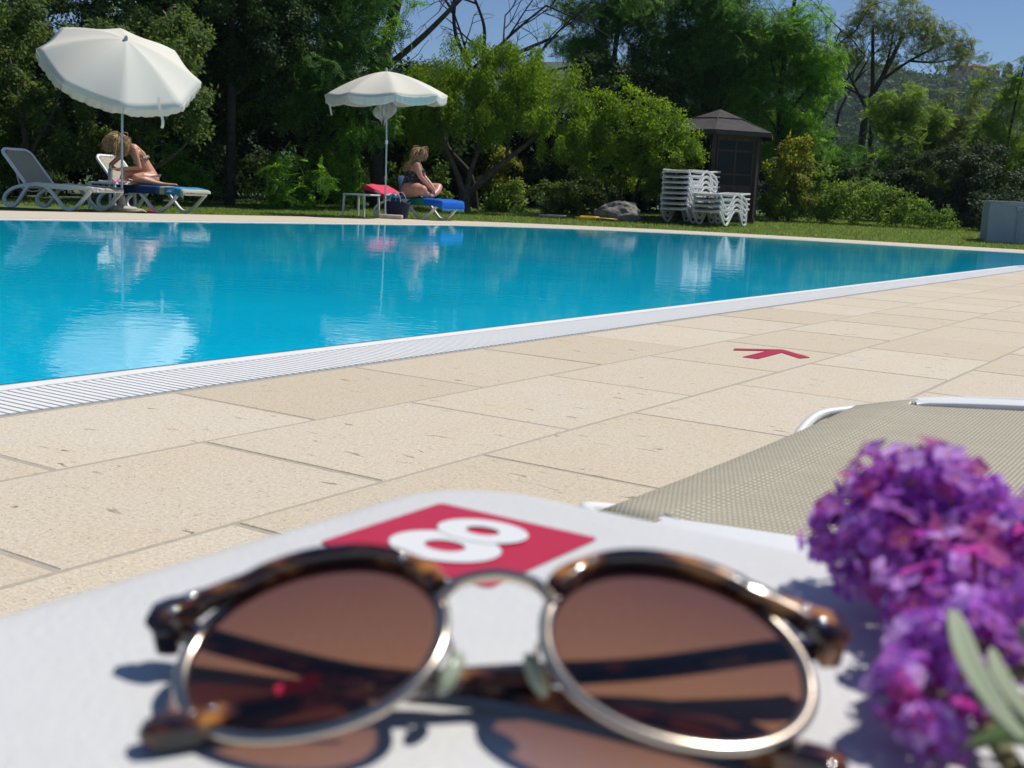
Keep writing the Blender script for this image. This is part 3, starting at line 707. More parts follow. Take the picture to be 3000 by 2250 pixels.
# ================================================================ FOREGROUND TABLE
TT = .447
ft = empty('side_table', UV(-.246 + .21, .349 - .21, 0), RZ, 'white side table with red number 8 sticker in the foreground', 'side table', 'white side tables between loungers')
S = .21; rc = .035
def rrect(hs, r, n=8):
    out = []
    for cx, cy, a0 in ((hs - r, hs - r, 0), (-hs + r, hs - r, 90), (-hs + r, -hs + r, 180), (hs - r, -hs + r, 270)):
        for k in range(n + 1):
            t = R(a0 + 90 * k / n); out.append((cx + r * math.cos(t), cy + r * math.sin(t)))
    return out
m = MB(); outer = rrect(S, rc); V = []; n = len(outer)
for k, (ins, z) in enumerate(((.004, TT - .045), (0, TT - .040), (0, TT - .007), (.002, TT - .003), (.006, TT - .0008), (.011, TT))):
    V += [(x * (S - ins) / S, y * (S - ins) / S, z) for x, y in outer]
F = [(k * n + i, k * n + (i + 1) % n, (k + 1) * n + (i + 1) % n, (k + 1) * n + i) for k in range(5) for i in range(n)] + [tuple(range(5 * n, 6 * n)), tuple(range(n - 1, -1, -1))]
m.add(V, F); m.build('table_top', M_tabletop, ft, angle=50)
for sx in (-1, 1):
    for sy in (-1, 1):
        m = MB(); m.sweep([(sx * .185, sy * .185, .0), (sx * .175, sy * .175, TT - .044)], band_prof(.04, .04), up=(0, 1, 0)); m.build('leg', M_white, ft, bevel=.006)
# number sticker: red square with a white figure eight
stk = empty('number_sticker', UV(-.1925, .280, TT + .0004), RZ, 'red square sticker with a white figure 8 on the foreground table', 'sticker')
hs = .0303
m = MB(); m.add([(x, y, 0) for x, y in rrect(hs, .0025, 4)], [tuple(range(20))]); m.build('red_square', M_red, stk, smooth=False)
def ellipse(cx, cy, rx, ry, n=48): return [(cx + rx * math.cos(2 * math.pi * k / n), cy + ry * math.sin(2 * math.pi * k / n)) for k in range(n)]
M_dec = pmat('white_vinyl', (.76, .76, .77), .35)
# digit built as ring strips
for cy, rx, ry, hx, hy, z in ((-.0090, .0178, .0140, .0066, .0050, .0004), (.0108, .0150, .0118, .0056, .0042, .0006)):
    m = MB(); o_ = ellipse(0, cy, rx, ry); i_ = ellipse(0, cy, hx, hy); n = 48
    m.add([(x, y, z) for x, y in o_] + [(x, y, z) for x, y in i_], [(k, (k + 1) % n, n + (k + 1) % n, n + k) for k in range(n)])
    m.build('figure_eight_loop', M_dec, stk, smooth=False)
# arrow decal on the deck
ar = MB()
def sv(pts): return [(p.x, p.y, 0) for p in (UV(u, v) for u, v in pts)]
# an arrow pointing along the pool edge, shaft and two-barbed head
shaft = [(-1.660, 4.10), (-1.555, 4.10), (-1.560, 4.42), (-1.655, 4.42)]
O = UV(-1.605, 4.35)
apts = [(-.022, -.225), (.04, -.225), (.035, .045), (.145, -.065), (.165, .00), (.0, .15), (-.145, .0), (-.125, -.06), (-.027, .045)]
m = MB(); m.add([(x, y, 0) for x, y in apts], [(0, 1, 2, 8), (8, 2, 5), (2, 3, 4, 5), (8, 5, 6, 7)])
tag(m.build('arrow_sticker', M_red, loc=UV(-1.585, 4.36, .0016), rot=(0, 0, RZ), smooth=False), 'red arrow sticker on the beige stone paving', 'sticker')
# ================================================================ SUNGLASSES
def tortoise():
    m = bpy.data.materials.new('tortoiseshell'); m.use_nodes = True; t = m.node_tree; N = t.nodes; L = t.links; b = N['Principled BSDF']
    b.inputs['Roughness'].default_value = .12; b.inputs['Coat Weight'].default_value = .6
    tc = N.new('ShaderNodeTexCoord'); mp = N.new('ShaderNodeMapping'); mp.inputs['Scale'].default_value = (90, 160, 160); L.new(tc.outputs['Object'], mp.inputs[0])
    no = N.new('ShaderNodeTexNoise'); no.inputs['Scale'].default_value = 1; no.inputs['Detail'].default_value = 2; L.new(mp.outputs[0], no.inputs['Vector'])
    cr = N.new('ShaderNodeValToRGB'); e = cr.color_ramp.elements; e[0].position = .42; e[0].color = (.008, .004, .006, 1); e[1].position = .66; e[1].color = (.42, .17, .03, 1)
    x = e.new(.53); x.color = (.055, .014, .006, 1)
    L.new(no.outputs[0], cr.inputs[0]); L.new(cr.outputs[0], b.inputs['Base Color'])
    return m
M_tort = tortoise()
def lens_mat():
    m = bpy.data.materials.new('brown_lens'); m.use_nodes = True; t = m.node_tree; N = t.nodes; L = t.links; N.remove(N['Principled BSDF'])
    tr = N.new('ShaderNodeBsdfTransparent')
    tc = N.new('ShaderNodeTexCoord'); sp = N.new('ShaderNodeSeparateXYZ'); L.new(tc.outputs['Object'], sp.inputs[0]); mr = N.new('ShaderNodeMapRange'); mr.inputs[1].default_value = -.012; mr.inputs[2].default_value = .022; L.new(sp.outputs[1], mr.inputs[0])
    mc = N.new('ShaderNodeMix'); mc.data_type = 'RGBA'; mc.inputs[6].default_value = (.36, .17, .095, 1); mc.inputs[7].default_value = (.19, .085, .08, 1); L.new(mr.outputs[0], mc.inputs[0]); L.new(mc.outputs[2], tr.inputs[0])
    gl = N.new('ShaderNodeBsdfGlossy'); gl.inputs['Roughness'].default_value = .02
    fa = N.new('ShaderNodeLayerWeight'); fa.inputs['Blend'].default_value = .5; pw = N.new('ShaderNodeMath'); pw.operation = 'POWER'; pw.inputs[1].default_value = 4; L.new(fa.outputs['Facing'], pw.inputs[0]); fr = N.new('ShaderNodeMath'); fr.operation = 'MULTIPLY_ADD'; fr.inputs[1].default_value = .6; fr.inputs[2].default_value = .075; L.new(pw.outputs[0], fr.inputs[0])
    mx = N.new('ShaderNodeMixShader'); L.new(fr.outputs[0], mx.inputs[0]); L.new(tr.outputs[0], mx.inputs[1]); L.new(gl.outputs[0], mx.inputs[2]); L.new(mx.outputs[0], N['Material Output'].inputs[0])
    return m
M_lens = lens_mat()
M_gold = pmat('pale_gold_metal', (.62, .52, .42), .22, 1)
M_silver = pmat('polished_steel', (.8, .8, .8), .12, 1)
M_padm = pmat('clear_silicone', (.55, .62, .48), .15, trans=.4)
sg = empty('sunglasses', (-.001, .216, .467), 0, 'folded round sunglasses with tortoiseshell brow and brown lenses on the white table', 'sunglasses')
sg.rotation_euler = (0.406, -0.037, -0.011)
def gp(x, y, dz=0): return Vector((x, y, -.19 * (x / 70) ** 2 * 70 + dz)) / 1000
def lens_pt(s, t, k=1.0, dz=0):
    c, q = math.cos(t), math.sin(t)
    x = 26 * math.copysign(abs(c) ** .94, c) * (1 + .035 * q); y = 23.5 * math.copysign(abs(q) ** .96, q)
    return gp(s * (36 + k * x), k * y - .5, dz)
for s in (-1, 1):
    m = MB(); N_ = 64
    V = [lens_pt(s, 0, 0, 0)]; F = []
    for j in range(1, 7):
        for i in range(N_): V.append(lens_pt(s, 2 * math.pi * i / N_, j / 6 * .985, 0))
    for i in range(N_): F.append((0, 1 + i, 1 + (i + 1) % N_))
    for j in range(5):
        for i in range(N_): F.append((1 + j * N_ + i, 1 + (j + 1) * N_ + i, 1 + (j + 1) * N_ + (i + 1) % N_, 1 + j * N_ + (i + 1) % N_))
    m.add(V, F); m.build('lens', M_lens, sg, angle=90)
    m = MB(); m.sweep([lens_pt(s, 2 * math.pi * i / 72, 1.0, -.2 - 1.6 * max(0, math.sin(2 * math.pi * i / 72))) for i in range(72)], [(.0016 * math.cos(a), .0012 * math.sin(a)) for a in [k * math.pi / 4 for k in range(8)]], closed=True, up=(0, 0, 1)); m.build('rim', M_gold, sg, angle=80)
    # tortoiseshell brow along the top half, out to the end piece
    ts = [R(28 + k * (178 - 28) / 26) for k in range(27)] if s < 0 else [R(28 + k * (178 - 28) / 26) for k in range(27)]
    path = []; sc = []
    for k, t in enumerate(ts):
        a = t if s < 0 else t
        p = lens_pt(s, a, 1.075, .6) if False else lens_pt(s, math.pi - a if s > 0 else math.pi - a, 1.045, .6)
        path.append(p)
    # parameter runs from inner or outer side: t measured so that index 0 is the outer end for s=+1
    outer_first = abs(path[0].x) > abs(path[-1].x)
    if not outer_first: path = path[::-1]
    end = [gp(s * 73, 16.5, .2), gp(s * 70.5, 16.2, .5), gp(s * 66.5, 15.5, .7)]
    path = [p for p in path if abs(p.x) < .0615 or p.y > .012]
    path = [p for p in path if not (abs(p.x) > .0535)]
    path = end + [gp(s * 61, 17.2, .8)] + path
    n = len(path)
    for i in range(n):
        u = i / (n - 1)
        hgt = 7.0 if i == 0 else (7.6 if i < 3 else (4.3 - 2.0 * max(0, (u - .15)) if u < .8 else 3.2 + 1.4 * math.sin((u - .8) / .2 * math.pi)))
        sc.append((.5 * hgt / 1000, .0021))
    m = MB(); prof = [(-1, -.7), (-.7, -1), (.7, -1), (1, -.7), (1, .7), (.7, 1), (-.7, 1), (-1, .7)]
    m.sweep(catmull(path, 2), prof, up=(0, 0, 1), scales=[sc[min(n - 1, i // 2)] for i in range(2 * (n - 1) + 1)]); m.build('brow', M_tort, sg, angle=50)
    for (x, y) in ((64.5, 17.0), (67.5, 13.9)):
        m = MB(); m.ball(gp(s * x, y, 3.0), (.0010, .0010, .0006), 10, 6); m.build('rivet', M_silver, sg)
    m = MB(); m.ball(gp(s * 19.5, 19.2, 2.8), (.0008, .0008, .0006), 10, 6); m.build('rivet', M_silver, sg)
    # end piece block reaching back to the hinge
    m = MB(); m.box(gp(s * 70, 14.8, -3.5), (.0055, .0075, .008)); m.build('hinge_block', M_tort, sg, bevel=.0015)
    # nose pad on a wire arm
    m = MB(); m.tube(catmull([gp(s * 11, 2, -.5), gp(s * 8.5, .5, -4.5), gp(s * 8.5, -3, -6)], 5), .0006, 6); m.build('pad_arm', M_silver, sg)
    m = MB(); m.ball(gp(s * 8.2, -5, -6.5), (.0018, .0058, .0026), 12, 8, Matrix.Rotation(s * .35, 3, 'Z')); m.build('nose_pad', M_padm, sg)
m = MB(); m.tube(catmull([gp(-11.5, 8, .3), gp(-8, 12.2, 1.2), gp(0, 14, 1.8), gp(8, 12.2, 1.2), gp(11.5, 8, .3)], 6), .0013, 8); m.build('bridge', M_gold, sg)
Wi = (Matrix.Translation(sg.location) @ sg.rotation_euler.to_matrix().to_4x4()).inverted()
for s, base in ((-1, .0033), (1, .0078)):
    wp = [(s * .0685, .2385, TT + .0085 + (.002 if s > 0 else 0)), (s * .060, .2365, TT + base + .003), (s * .03, .2300, TT + base), (0, .2245 - .002 * s, TT + base), (-s * .03, .2150, TT + base - (.0015 if s > 0 else 0)), (-s * .046, .2075, TT + (.0033 if s < 0 else .0045)), (-s * .056, .2025, TT + .0034), (-s * .0645, .1985, TT + .0034)]
    path = [Wi @ p for p in catmull(wp, 5)]; n = len(path)
    # keep the wide side of the arm flat on the table
    upl = Wi.to_3x3() @ Vector((0, 0, 1))
    scl = []
    for i in range(n):
        u = i / (n - 1); w = .0033 - .0008 * math.sin(math.pi * min(1, u * 1.25)) + (.0010 * max(0, u - .75) / .25)
        if u > .90: w *= math.sqrt(max(.03, 1 - ((u - .90) / .102) ** 2))
        th = .0019 + .0006 * (u > .7)
        if u > .90: th *= math.sqrt(max(.05, 1 - ((u - .90) / .102) ** 2))
        scl.append((w, th))
    m = MB(); m.sweep(path, prof, up=upl, scales=scl); m.build('temple_arm', M_tort, sg, angle=50)
    k = int(n * .86)
    for d in (0, 2):
        m = MB(); m.ball(path[k - d] + (Wi.to_3x3() @ Vector((0, 0, .0027))), .0007, 8, 6); m.build('rivet', M_silver if d else M_gold, sg)

m = MB(); m.box(Wi @ Vector((-.0375, .2085, TT + .0100)), (.0085, .0022, .0012), Matrix.Rotation(.45, 3, 'Z')); m.build('temple_print', M_red, sg)
m = MB(); m.tube([Wi @ Vector((-.0335, .2085, TT + .0100)), Wi @ Vector((-.0235, .2095, TT + .0105))], .0007, 6); m.build('core_wire', M_silver, sg)
# ================================================================ FLOWER SPIKE
def petalmat(name, c1, c2, c3):
    m = leafmat(name, c1, c2, c3, trans=.35, rough=.6); return m
M_fl = [petalmat('lilac_petal_%s' % n, *c) for n, c in (('deep', ((.15, .03, .21), (.28, .07, .36), (.24, .04, .22))), ('mid', ((.30, .09, .38), (.44, .17, .52), (.36, .08, .32))), ('pale', ((.50, .25, .60), (.64, .42, .74), (.6, .36, .66))), ('rosy', ((.33, .05, .20), (.42, .10, .30), (.40, .06, .12))))]
M_flc = pmat('orange_throat', (.60, .16, .03), .7)
def floret(mat, sz, rs):
    g_ = random.Random(rs); V = []; F = []; mi = []
    n = 4
    for k in range(n):
        a = 2 * math.pi * k / n + g_.uniform(-.15, .15); c, q = math.cos(a), math.sin(a); lift = g_.uniform(.0, .5)
        def P(r, w, z): return (r * c - w * q, r * q + w * c, z)
        b_ = len(V); L_ = sz * g_.uniform(.85, 1.1); w = sz * .48
        V += [P(.1 * sz, 0, 0), P(.5 * L_, -w, .12 * sz + lift * .2 * sz), P(.95 * L_, -w * .65, lift * .6 * sz), P(1.05 * L_, 0, lift * .7 * sz - .05 * sz), P(.95 * L_, w * .65, lift * .6 * sz), P(.5 * L_, w, .12 * sz + lift * .2 * sz)]
        F += [(b_, b_ + 1, b_ + 2, b_ + 3), (b_, b_ + 3, b_ + 4, b_ + 5)]; mi += [0, 0]
    b_ = len(V); m_ = 5
    for j, (r, z) in enumerate(((.15, .02), (.17, -.6), (.12, -1.5))):
        for k in range(m_): V.append((r * sz * math.cos(6.283 * k / m_), r * sz * math.sin(6.283 * k / m_), z * sz))
    for j in range(2):
        for k in range(m_): F.append((b_ + j * m_ + k, b_ + j * m_ + (k + 1) % m_, b_ + (j + 1) * m_ + (k + 1) % m_, b_ + (j + 1) * m_ + k)); mi.append(0)
    F.append(tuple(b_ + k for k in range(m_))); mi.append(1)
    me = bpy.data.meshes.new('floret'); me.from_pydata(V, [], F); me.materials.append(mat); me.materials.append(M_flc)
    me.polygons.foreach_set('material_index', mi); me.polygons.foreach_set('use_smooth', [True] * len(F)); me.update(); return me
fl_me = [floret(M_fl[i % 4], .0033 + .0005 * (i % 3), i) for i in range(12)]
flower = empty('flower_spike', (.10, .29, TT), 0, 'purple lilac butterfly-bush flower spike lying on the white table', 'flower')
# clump centres (world) and radii: full head at the far end, looser towards the stem
clumps = [((.083, .300, .472), .019, 60), ((.094, .312, .482), .019, 60), ((.105, .316, .478), .018, 55), ((.116, .310, .470), .016, 40), ((.086, .286, .468), .019, 55), ((.100, .296, .484), .019, 60), ((.111, .298, .476), .016, 45), ((.124, .296, .462), .013, 26), ((.092, .270, .466), .016, 40),
          ((.106, .276, .474), .016, 40), ((.122, .282, .470), .014, 26), ((.090, .250, .464), .0115, 28), ((.103, .254, .468), .012, 26), ((.087, .232, .461), .0095, 22), ((.099, .236, .463), .010, 20), ((.083, .216, .459), .008, 17), ((.094, .219, .459), .009, 17), ((.089, .203, .456), .007, 13), ((.128, .262, .463), .010, 12), ((.130, .282, .460), .010, 14), ((.112, .238, .459), .008, 9)]
clumps = [((c[0] + .0145 * min(1, max(-.6, (c[1] - .225) / .055)), c[1] + .002, TT + (c[2] - TT) * .76 + .002 * (c[1] < .26)), r * .86, int(n * (1.5 if c[1] < .26 else 1.35))) for c, r, n in clumps]
floc = Vector(flower.location); tot = 0; extra = []; items = []
for (c, r, n) in clumps:
    for k in range(n):
        d = Vector((random.gauss(0, 1), random.gauss(-.25, 1), random.gauss(.15, 1))).normalized()
        p = Vector(c) + d * r * random.uniform(.72, 1.08)
        if p.z < TT + .004: continue
        items.append((p, d))
random.shuffle(items)
items.sort(key=lambda q: -(q[1].dot(Vector((-.15, -.8, .55)))))
for i, (p, d) in enumerate(items):
    q = (d + Vector((random.uniform(-.4, .4), random.uniform(-.4, .4), random.uniform(-.3, .4)))).normalized().to_track_quat('Z', 'Y')
    Mx = Matrix.Translation(p - floc) @ q.to_matrix().to_4x4() @ Matrix.Rotation(random.uniform(0, 6.28), 4, 'Z') @ Matrix.Scale(random.uniform(.8, 1.15), 4)
    me = fl_me[random.choice((0, 1, 1, 1, 2, 3, 4, 5, 5, 6, 7, 8, 9, 9, 10, 11))]
    if i < 300:
        o = bpy.data.objects.new('floret', me); COL.objects.link(o); o.parent = flower; o.matrix_local = Mx
    else: extra.append((me, Mx))
bm = bmesh.new(); mats = []
for me, Mx in extra:
    t = me.copy(); t.transform(Mx)
    for mm in t.materials:
        if mm not in mats: mats.append(mm)
    idx = {i: mats.index(mm) for i, mm in enumerate(t.materials)}
    for p in t.polygons: p.material_index = idx[p.material_index]
    bm.from_mesh(t); bpy.data.meshes.remove(t)
me = bpy.data.meshes.new('florets'); bm.to_mesh(me); bm.free()
for mm in mats: me.materials.append(mm)
tag(link('florets', me, flower), kind='stuff')
M_stem = pmat('flower_stem', (.16, .19, .08), .8, col2=(.22, .16, .08), scale=200)
m = MB(); m.tube([Vector(p) - floc for p in catmull([(.135, .325, .460), (.120, .298, .462), (.112, .262, .459), (.097, .225, .455), (.094, .185, .451)], 6)], .0021, 8)
m.build('stem', M_stem, flower)
for c, r, n in clumps:
    m = MB(); ax = Vector((.112, c[1] - .010, .459)); m.tube([ax - floc, Vector(c) - floc], [.0014, .0009], 5); m.build('branchlet', M_stem, flower)
M_leafg = leafmat('felted_leaf', (.09, .16, .06), (.14, .21, .09), trans=.15, rough=.8)
M_leafw = leafmat('pale_leaf_underside', (.30, .35, .24), (.36, .41, .30), trans=.15, rough=.85)
def leaf(path, w, mat, curl=.3):
    P = catmull(path, 5); n = len(P); V = []; F = []
    for i, p in enumerate(P):
        u = i / (n - 1); t = (P[min(n - 1, i + 1)] - P[max(0, i - 1)]).normalized(); s = t.cross(Vector((0, 0, 1))).normalized(); q = s.cross(t)
        ww = w * math.sin(math.pi * min(1, u * .93 + .05)) ** .75
        for a in (-1, -.5, 0, .5, 1): V.append(p + s * ww * a + q * ww * curl * abs(a) - floc)
    for i in range(n - 1):
        for k in range(4): F.append((i * 5 + k, i * 5 + k + 1, i * 5 + 6 + k, i * 5 + 5 + k))
    m = MB(); m.add(V, F); m.build('leaf', mat, flower, solid=.0005, angle=80)
leaf([(.096, .238, .468), (.0905, .221, .470), (.0875, .205, .468), (.0900, .194, .463), (.097, .188, .457)], .0024, M_leafw)
leaf([(.098, .222, .466), (.094, .208, .466), (.095, .197, .463), (.101, .190, .457)], .0018, M_leafw)
leaf([(.084, .198, .456), (.092, .193, .461), (.101, .195, .460), (.112, .202, .455)], .0058, M_leafg)
leaf([(.090, .190, .454), (.098, .184, .457), (.108, .186, .455), (.118, .192, .451)], .0058, M_leafg)
leaf([(.112, .240, .458), (.124, .236, .464), (.140, .238, .463), (.155, .244, .456)], .007, M_leafw)
leaf([(.122, .266, .460), (.136, .264, .466), (.152, .268, .463)], .006, M_leafg)
for (x, y, z) in ((.107, .226, .468), (.1105, .228, .4675), (.112, .214, .464), (.108, .206, .464)):
    m = MB(); m.ball(Vector((x, y, z)) - floc, (.0022, .0030, .0030), 8, 6); m.build('woolly_bud', M_leafw, flower)

# ================================================================ GAZEBO
GX, GY = 5.17, 31.9; GZ = terrain(GX, GY) + .0
gzb = empty('gazebo', (GX, GY, GZ), R(-43), 'dark timber hexagonal gazebo with low felt roof behind the stacked loungers', 'gazebo')
RG, HG = 1.22, 2.28
hexp = [Vector((RG * math.cos(R(60 * k)), RG * math.sin(R(60 * k)), 0)) for k in range(6)]
M_felt = pmat('roof_felt', (.032, .028, .028), .9, col2=(.058, .050, .050), scale=3, bump=.5, bscale=50)
M_glassdark = pmat('gazebo_glass', (.012, .018, .017), .12, spec=.12)
m = MB(); m.prism([(p.x * 1.06, p.y * 1.06) for p in hexp], -.15, .10); m.build('floor_base', M_wood, gzb, smooth=False)
for p in hexp:
    m = MB(); m.box((p.x, p.y, HG / 2 + .05), (.11, .11, HG), Matrix.Rotation(math.atan2(p.y, p.x), 3, 'Z')); m.build('post', M_wood, gzb, smooth=False, bevel=.008)
RO = 1.62
for k in range(6):
    a0, a1 = R(60 * k), R(60 * k + 60)
    e0, e1 = Vector((RO * math.cos(a0), RO * math.sin(a0), HG + .02)), Vector((RO * math.cos(a1), RO * math.sin(a1), HG + .02)); ap = Vector((0, 0, HG + .60))
    s0, s1 = e0.lerp(ap, .56) + Vector((0, 0, .012)), e1.lerp(ap, .56) + Vector((0, 0, .012))
    m = MB(); m.add([e0, e1, s1, s0], [(0, 1, 2, 3)]); m.build('roof_panel', M_felt, gzb, solid=.03, smooth=False)
    m = MB(); m.add([s0 + Vector((0, 0, .03)), s1 + Vector((0, 0, .03)), ap + Vector((0, 0, .04))], [(0, 1, 2)]); m.build('roof_panel', M_felt, gzb, solid=.03, smooth=False)
    m = MB(); m.tube([e0, s0 + Vector((0, 0, .03)), ap + Vector((0, 0, .04))], .018, 5); m.build('roof_ridge', M_felt, gzb)
    m = MB(); m.sweep([e0 * 1 - Vector((0, 0, .05)), e1 - Vector((0, 0, .05))], band_prof(.03, .10)); m.build('fascia', M_wood, gzb, smooth=False)
    p0, p1 = hexp[k], hexp[(k + 1) % 6]; d = (p1 - p0); L_ = d.length; ang = math.atan2(d.y, d.x); mid = (p0 + p1) / 2; Mz = Matrix.Rotation(ang, 3, 'Z')
    m = MB(); m.box(mid + Vector((0, 0, HG - .08)), (L_ - .08, .07, .16), Mz); m.build('lintel', M_wood, gzb, smooth=False)
    if k == 0: 
        m = MB(); m.box(mid + Vector((0, 0, .12)), (L_ - .1, .06, .05), Mz); m.build('threshold', M_wood, gzb, smooth=False); 
        # door leaf standing open
        continue
    # boarded lower wall
    nb = 5
    for j in range(nb):
        m = MB(); hh = .80 / nb; m.box(mid + Vector((0, 0, .10 + hh * (j + .5))), (L_ - .10, .035, hh - .008), Mz); m.build('board', M_wood, gzb, smooth=False)
    win = MB()
    for x0 in (-(L_ - .2) / 2, 0, (L_ - .2) / 2): win.box(mid + Mz @ Vector((x0, 0, 0)) + Vector((0, 0, 1.51)), (.045, .045, 1.22), Mz)
    for z0 in (.92, 1.22, 1.82, 2.10): win.box(mid + Vector((0, 0, z0)), (L_ - .2, .042, .045), Mz)
    wo_ = win.build('window_frame', M_wood, gzb, smooth=False)
    for sx in (-1, 1):
        for z0, z1 in ((.94, 1.20), (1.24, 1.80), (1.84, 2.08)):
            m = MB(); m.box(mid + Mz @ Vector((sx * (L_ - .2) / 4, 0, 0)) + Vector((0, 0, (z0 + z1) / 2)), ((L_ - .2) / 2 - .05, .008, z1 - z0), Mz); m.build('pane', M_glassdark, wo_, smooth=False)
# white box housing at the right edge, boulder, hose, slab
M_wallw = pmat('shade_tinted_render', (.40, .46, .52), .8, col2=(.34, .40, .46), scale=2.5, bump=.3, bscale=18)  # white housing; the blue-grey of its shaded faces is put into the base colour
bx = empty('pump_house', (12.05, 28.35, -.05), R(-14), 'low white pump housing coloured blue-grey as if in shade, at the right edge of the lawn', 'housing')
m = MB(); m.box((0, 0, .52), (1.75, 1.2, 1.04)); m.build('wall', M_wallw, bx, bevel=.015)
m = MB(); m.box((0, 0, 1.06), (1.80, 1.25, .05)); m.build('lid', M_wallw, bx, bevel=.01)
m = MB(); m.tube([(-.22, -.63, .0), (-.22, -.63, .90)], .022, 8); m.build('pipe', M_wallw, bx)
m = MB(); m.box((-.22, -.64, .92), (.14, .07, .10)); m.build('junction_box', M_wallw, bx, bevel=.01)
bo = bmesh.new(); bmesh.ops.create_icosphere(bo, subdivisions=5, radius=1)
from mathutils import noise as mnoise
for v in bo.verts:
    p = v.co.copy(); d = mnoise.fractal(p * 1.6, 1, 2, 4) * .16 + abs(mnoise.noise(p * 3.1)) * .10
    v.co = p * (1 + d); v.co.x *= .56; v.co.y *= .42; v.co.z = v.co.z * .36
    if v.co.z < -.12: v.co.z = -.12
me = bpy.data.meshes.new('boulder'); bo.to_mesh(me); bo.free(); me.materials.append(pmat('grey_rock', (.11, .105, .10), .9, col2=(.26, .24, .215), scale=4, bump=.8, bscale=14)); me.polygons.foreach_set('use_smooth', [True] * len(me.polygons)); me.set_sharp_from_angle(angle=R(30))
tag(link('boulder', me, None, (2.43, 29.1, terrain(2.4, 29.1) + .12), (0, 0, .2)), 'large rough grey boulder under the shrubs left of the stacked loungers', 'boulder')
hp = []
for k in range(90):
    t = k / 89; a = t * 26; r = .13 + .06 * math.sin(a * .37); hp.append(Vector((1.62 + r * 1.6 * math.cos(a) + .55 * max(0, t - .7) / .3, 28.5 + r * math.sin(a), terrain(1.6, 28.5) + .05 + .055 * math.sin(a * .21) ** 2 - .03 * max(0, t - .7) / .3)))
m = MB(); m.tube(hp, .013, 6); tag(m.build('garden_hose', pmat('yellow_hose', (.72, .42, .02), .5)), 'coiled yellow garden hose lying on the lawn left of the boulder', 'hose')
m = MB(); m.box((0, 0, .02), (.68, .34, .05)); tag(m.build('stone_slab', pmat('pale_slab', (.40, .40, .37), .8), loc=(.78, 29.0, terrain(.8, 29) + .035), bevel=.01), 'flat pale stone slab lying in the grass beside the yellow hose', 'slab')
# ================================================================ PEOPLE
def body_mesh(name, caps, balls, mat, voxel=.009, smooth=4):
    """one continuous skin: tapered limbs and ellipsoids fused by voxel remesh"""
    mb = MB()
    for (p, q, r0, r1) in caps:
        p, q = Vector(p), Vector(q)
        n = 5; pts = [p.lerp(q, i / n) for i in range(n + 1)]; rs = [r0 + (r1 - r0) * i / n for i in range(n + 1)]
        mb.tube(pts, rs, 14); mb.ball(p, r0 * .995, 14, 8); mb.ball(q, r1 * .995, 14, 8)
    for b_ in balls:
        c, r = b_[0], b_[1]; M = b_[2] if len(b_) > 2 else None
        mb.ball(c, r, 18, 12, M)
    me = mb.mesh(name, mat, False)
    o = bpy.data.objects.new(name, me); COL.objects.link(o)
    m = o.modifiers.new('r', 'REMESH'); m.mode = 'VOXEL'; m.voxel_size = voxel
    m = o.modifiers.new('s', 'SMOOTH'); m.factor = .5; m.iterations = smooth
    dg = bpy.context.evaluated_depsgraph_get(); out = bpy.data.meshes.new_from_object(o.evaluated_get(dg))
    bpy.data.objects.remove(o); bpy.data.meshes.remove(me)
    out.materials.clear(); out.materials.append(mat); out.polygons.foreach_set('use_smooth', [True] * len(out.polygons)); out.update()
    return out
def chain(pts, rs): return [(pts[i], pts[i + 1], rs[i], rs[i + 1]) for i in range(len(pts) - 1)]
def hand(wrist, direction, palm_n, scale=1.0, curl=.6, spread=.12):
    """palm and five bent fingers as capsules"""
    w = Vector(wrist); d = Vector(direction).normalized(); n = Vector(palm_n); n = (n - d * n.dot(d)).normalized(); s = d.cross(n)
    caps = []; k = scale
    pc = w + d * .045 * k
    for off in (-.026, -.009, .009, .026): caps.append((w + d * .012 * k + s * off * .6 * k, w + d * .085 * k + s * off * k, .013 * k, .0115 * k))
    for off, L_ in ((-.028, .062), (-.009, .076), (.010, .082), (.029, .070)):
        b0 = w + d * .085 * k + s * off * k; dd = (d + s * off * spread * 20 * .2).normalized()
        a1 = b0 + (dd * math.cos(curl * .4) + n * math.sin(curl * .4)) * L_ * .45 * k
        a2 = a1 + (dd * math.cos(curl) + n * math.sin(curl)) * L_ * .32 * k
        a3 = a2 + (dd * math.cos(curl * 1.6) + n * math.sin(curl * 1.6)) * L_ * .25 * k
        caps += chain([b0, a1, a2, a3], [.0095 * k, .0088 * k, .008 * k, .007 * k])
    t0 = w + d * .028 * k + s * .026 * k; t1 = t0 + (d * .7 + s * .8 + n * .35).normalized() * .036 * k; t2 = t1 + (d + s * .25 + n * .5).normalized() * .030 * k
    caps += chain([t0, t1, t2], [.012 * k, .0105 * k, .0085 * k])
    return caps
def strands(mat, parent, name, roots, ends, r=.010, n=60, seed=0, wob=.02, mids=None):
    rr = random.Random(seed); m = MB()
    for k in range(n):
        a = rr.random(); b_ = rr.random()
        i = rr.randrange(len(roots))
        j = Vector((rr.gauss(0, 1), rr.gauss(0, 1), rr.gauss(0, 1)))
        p0 = Vector(roots[i]) + j * .022; p3 = Vector(ends[i]) + j * .034 + Vector((rr.gauss(0, .015), rr.gauss(0, .015), rr.gauss(0, .02)))
        if mids: md = Vector(mids[i]) + j * .040
        else: md = (p0 + p3) / 2 + j * .03
        c = catmull([p0, md, p3], 5); ph = rr.uniform(0, 6)
        c = [p + Vector((math.sin(ph + q * 1.1), math.cos(ph * 2 + q * 1.3), 0)) * wob * (q / len(c)) for q, p in enumerate(c)]
        m.tube(c, [r * (1 - .75 * (q / (len(c) - 1)) ** 1.5) for q in range(len(c))], 5)
    return m.build(name, mat, parent, angle=80)

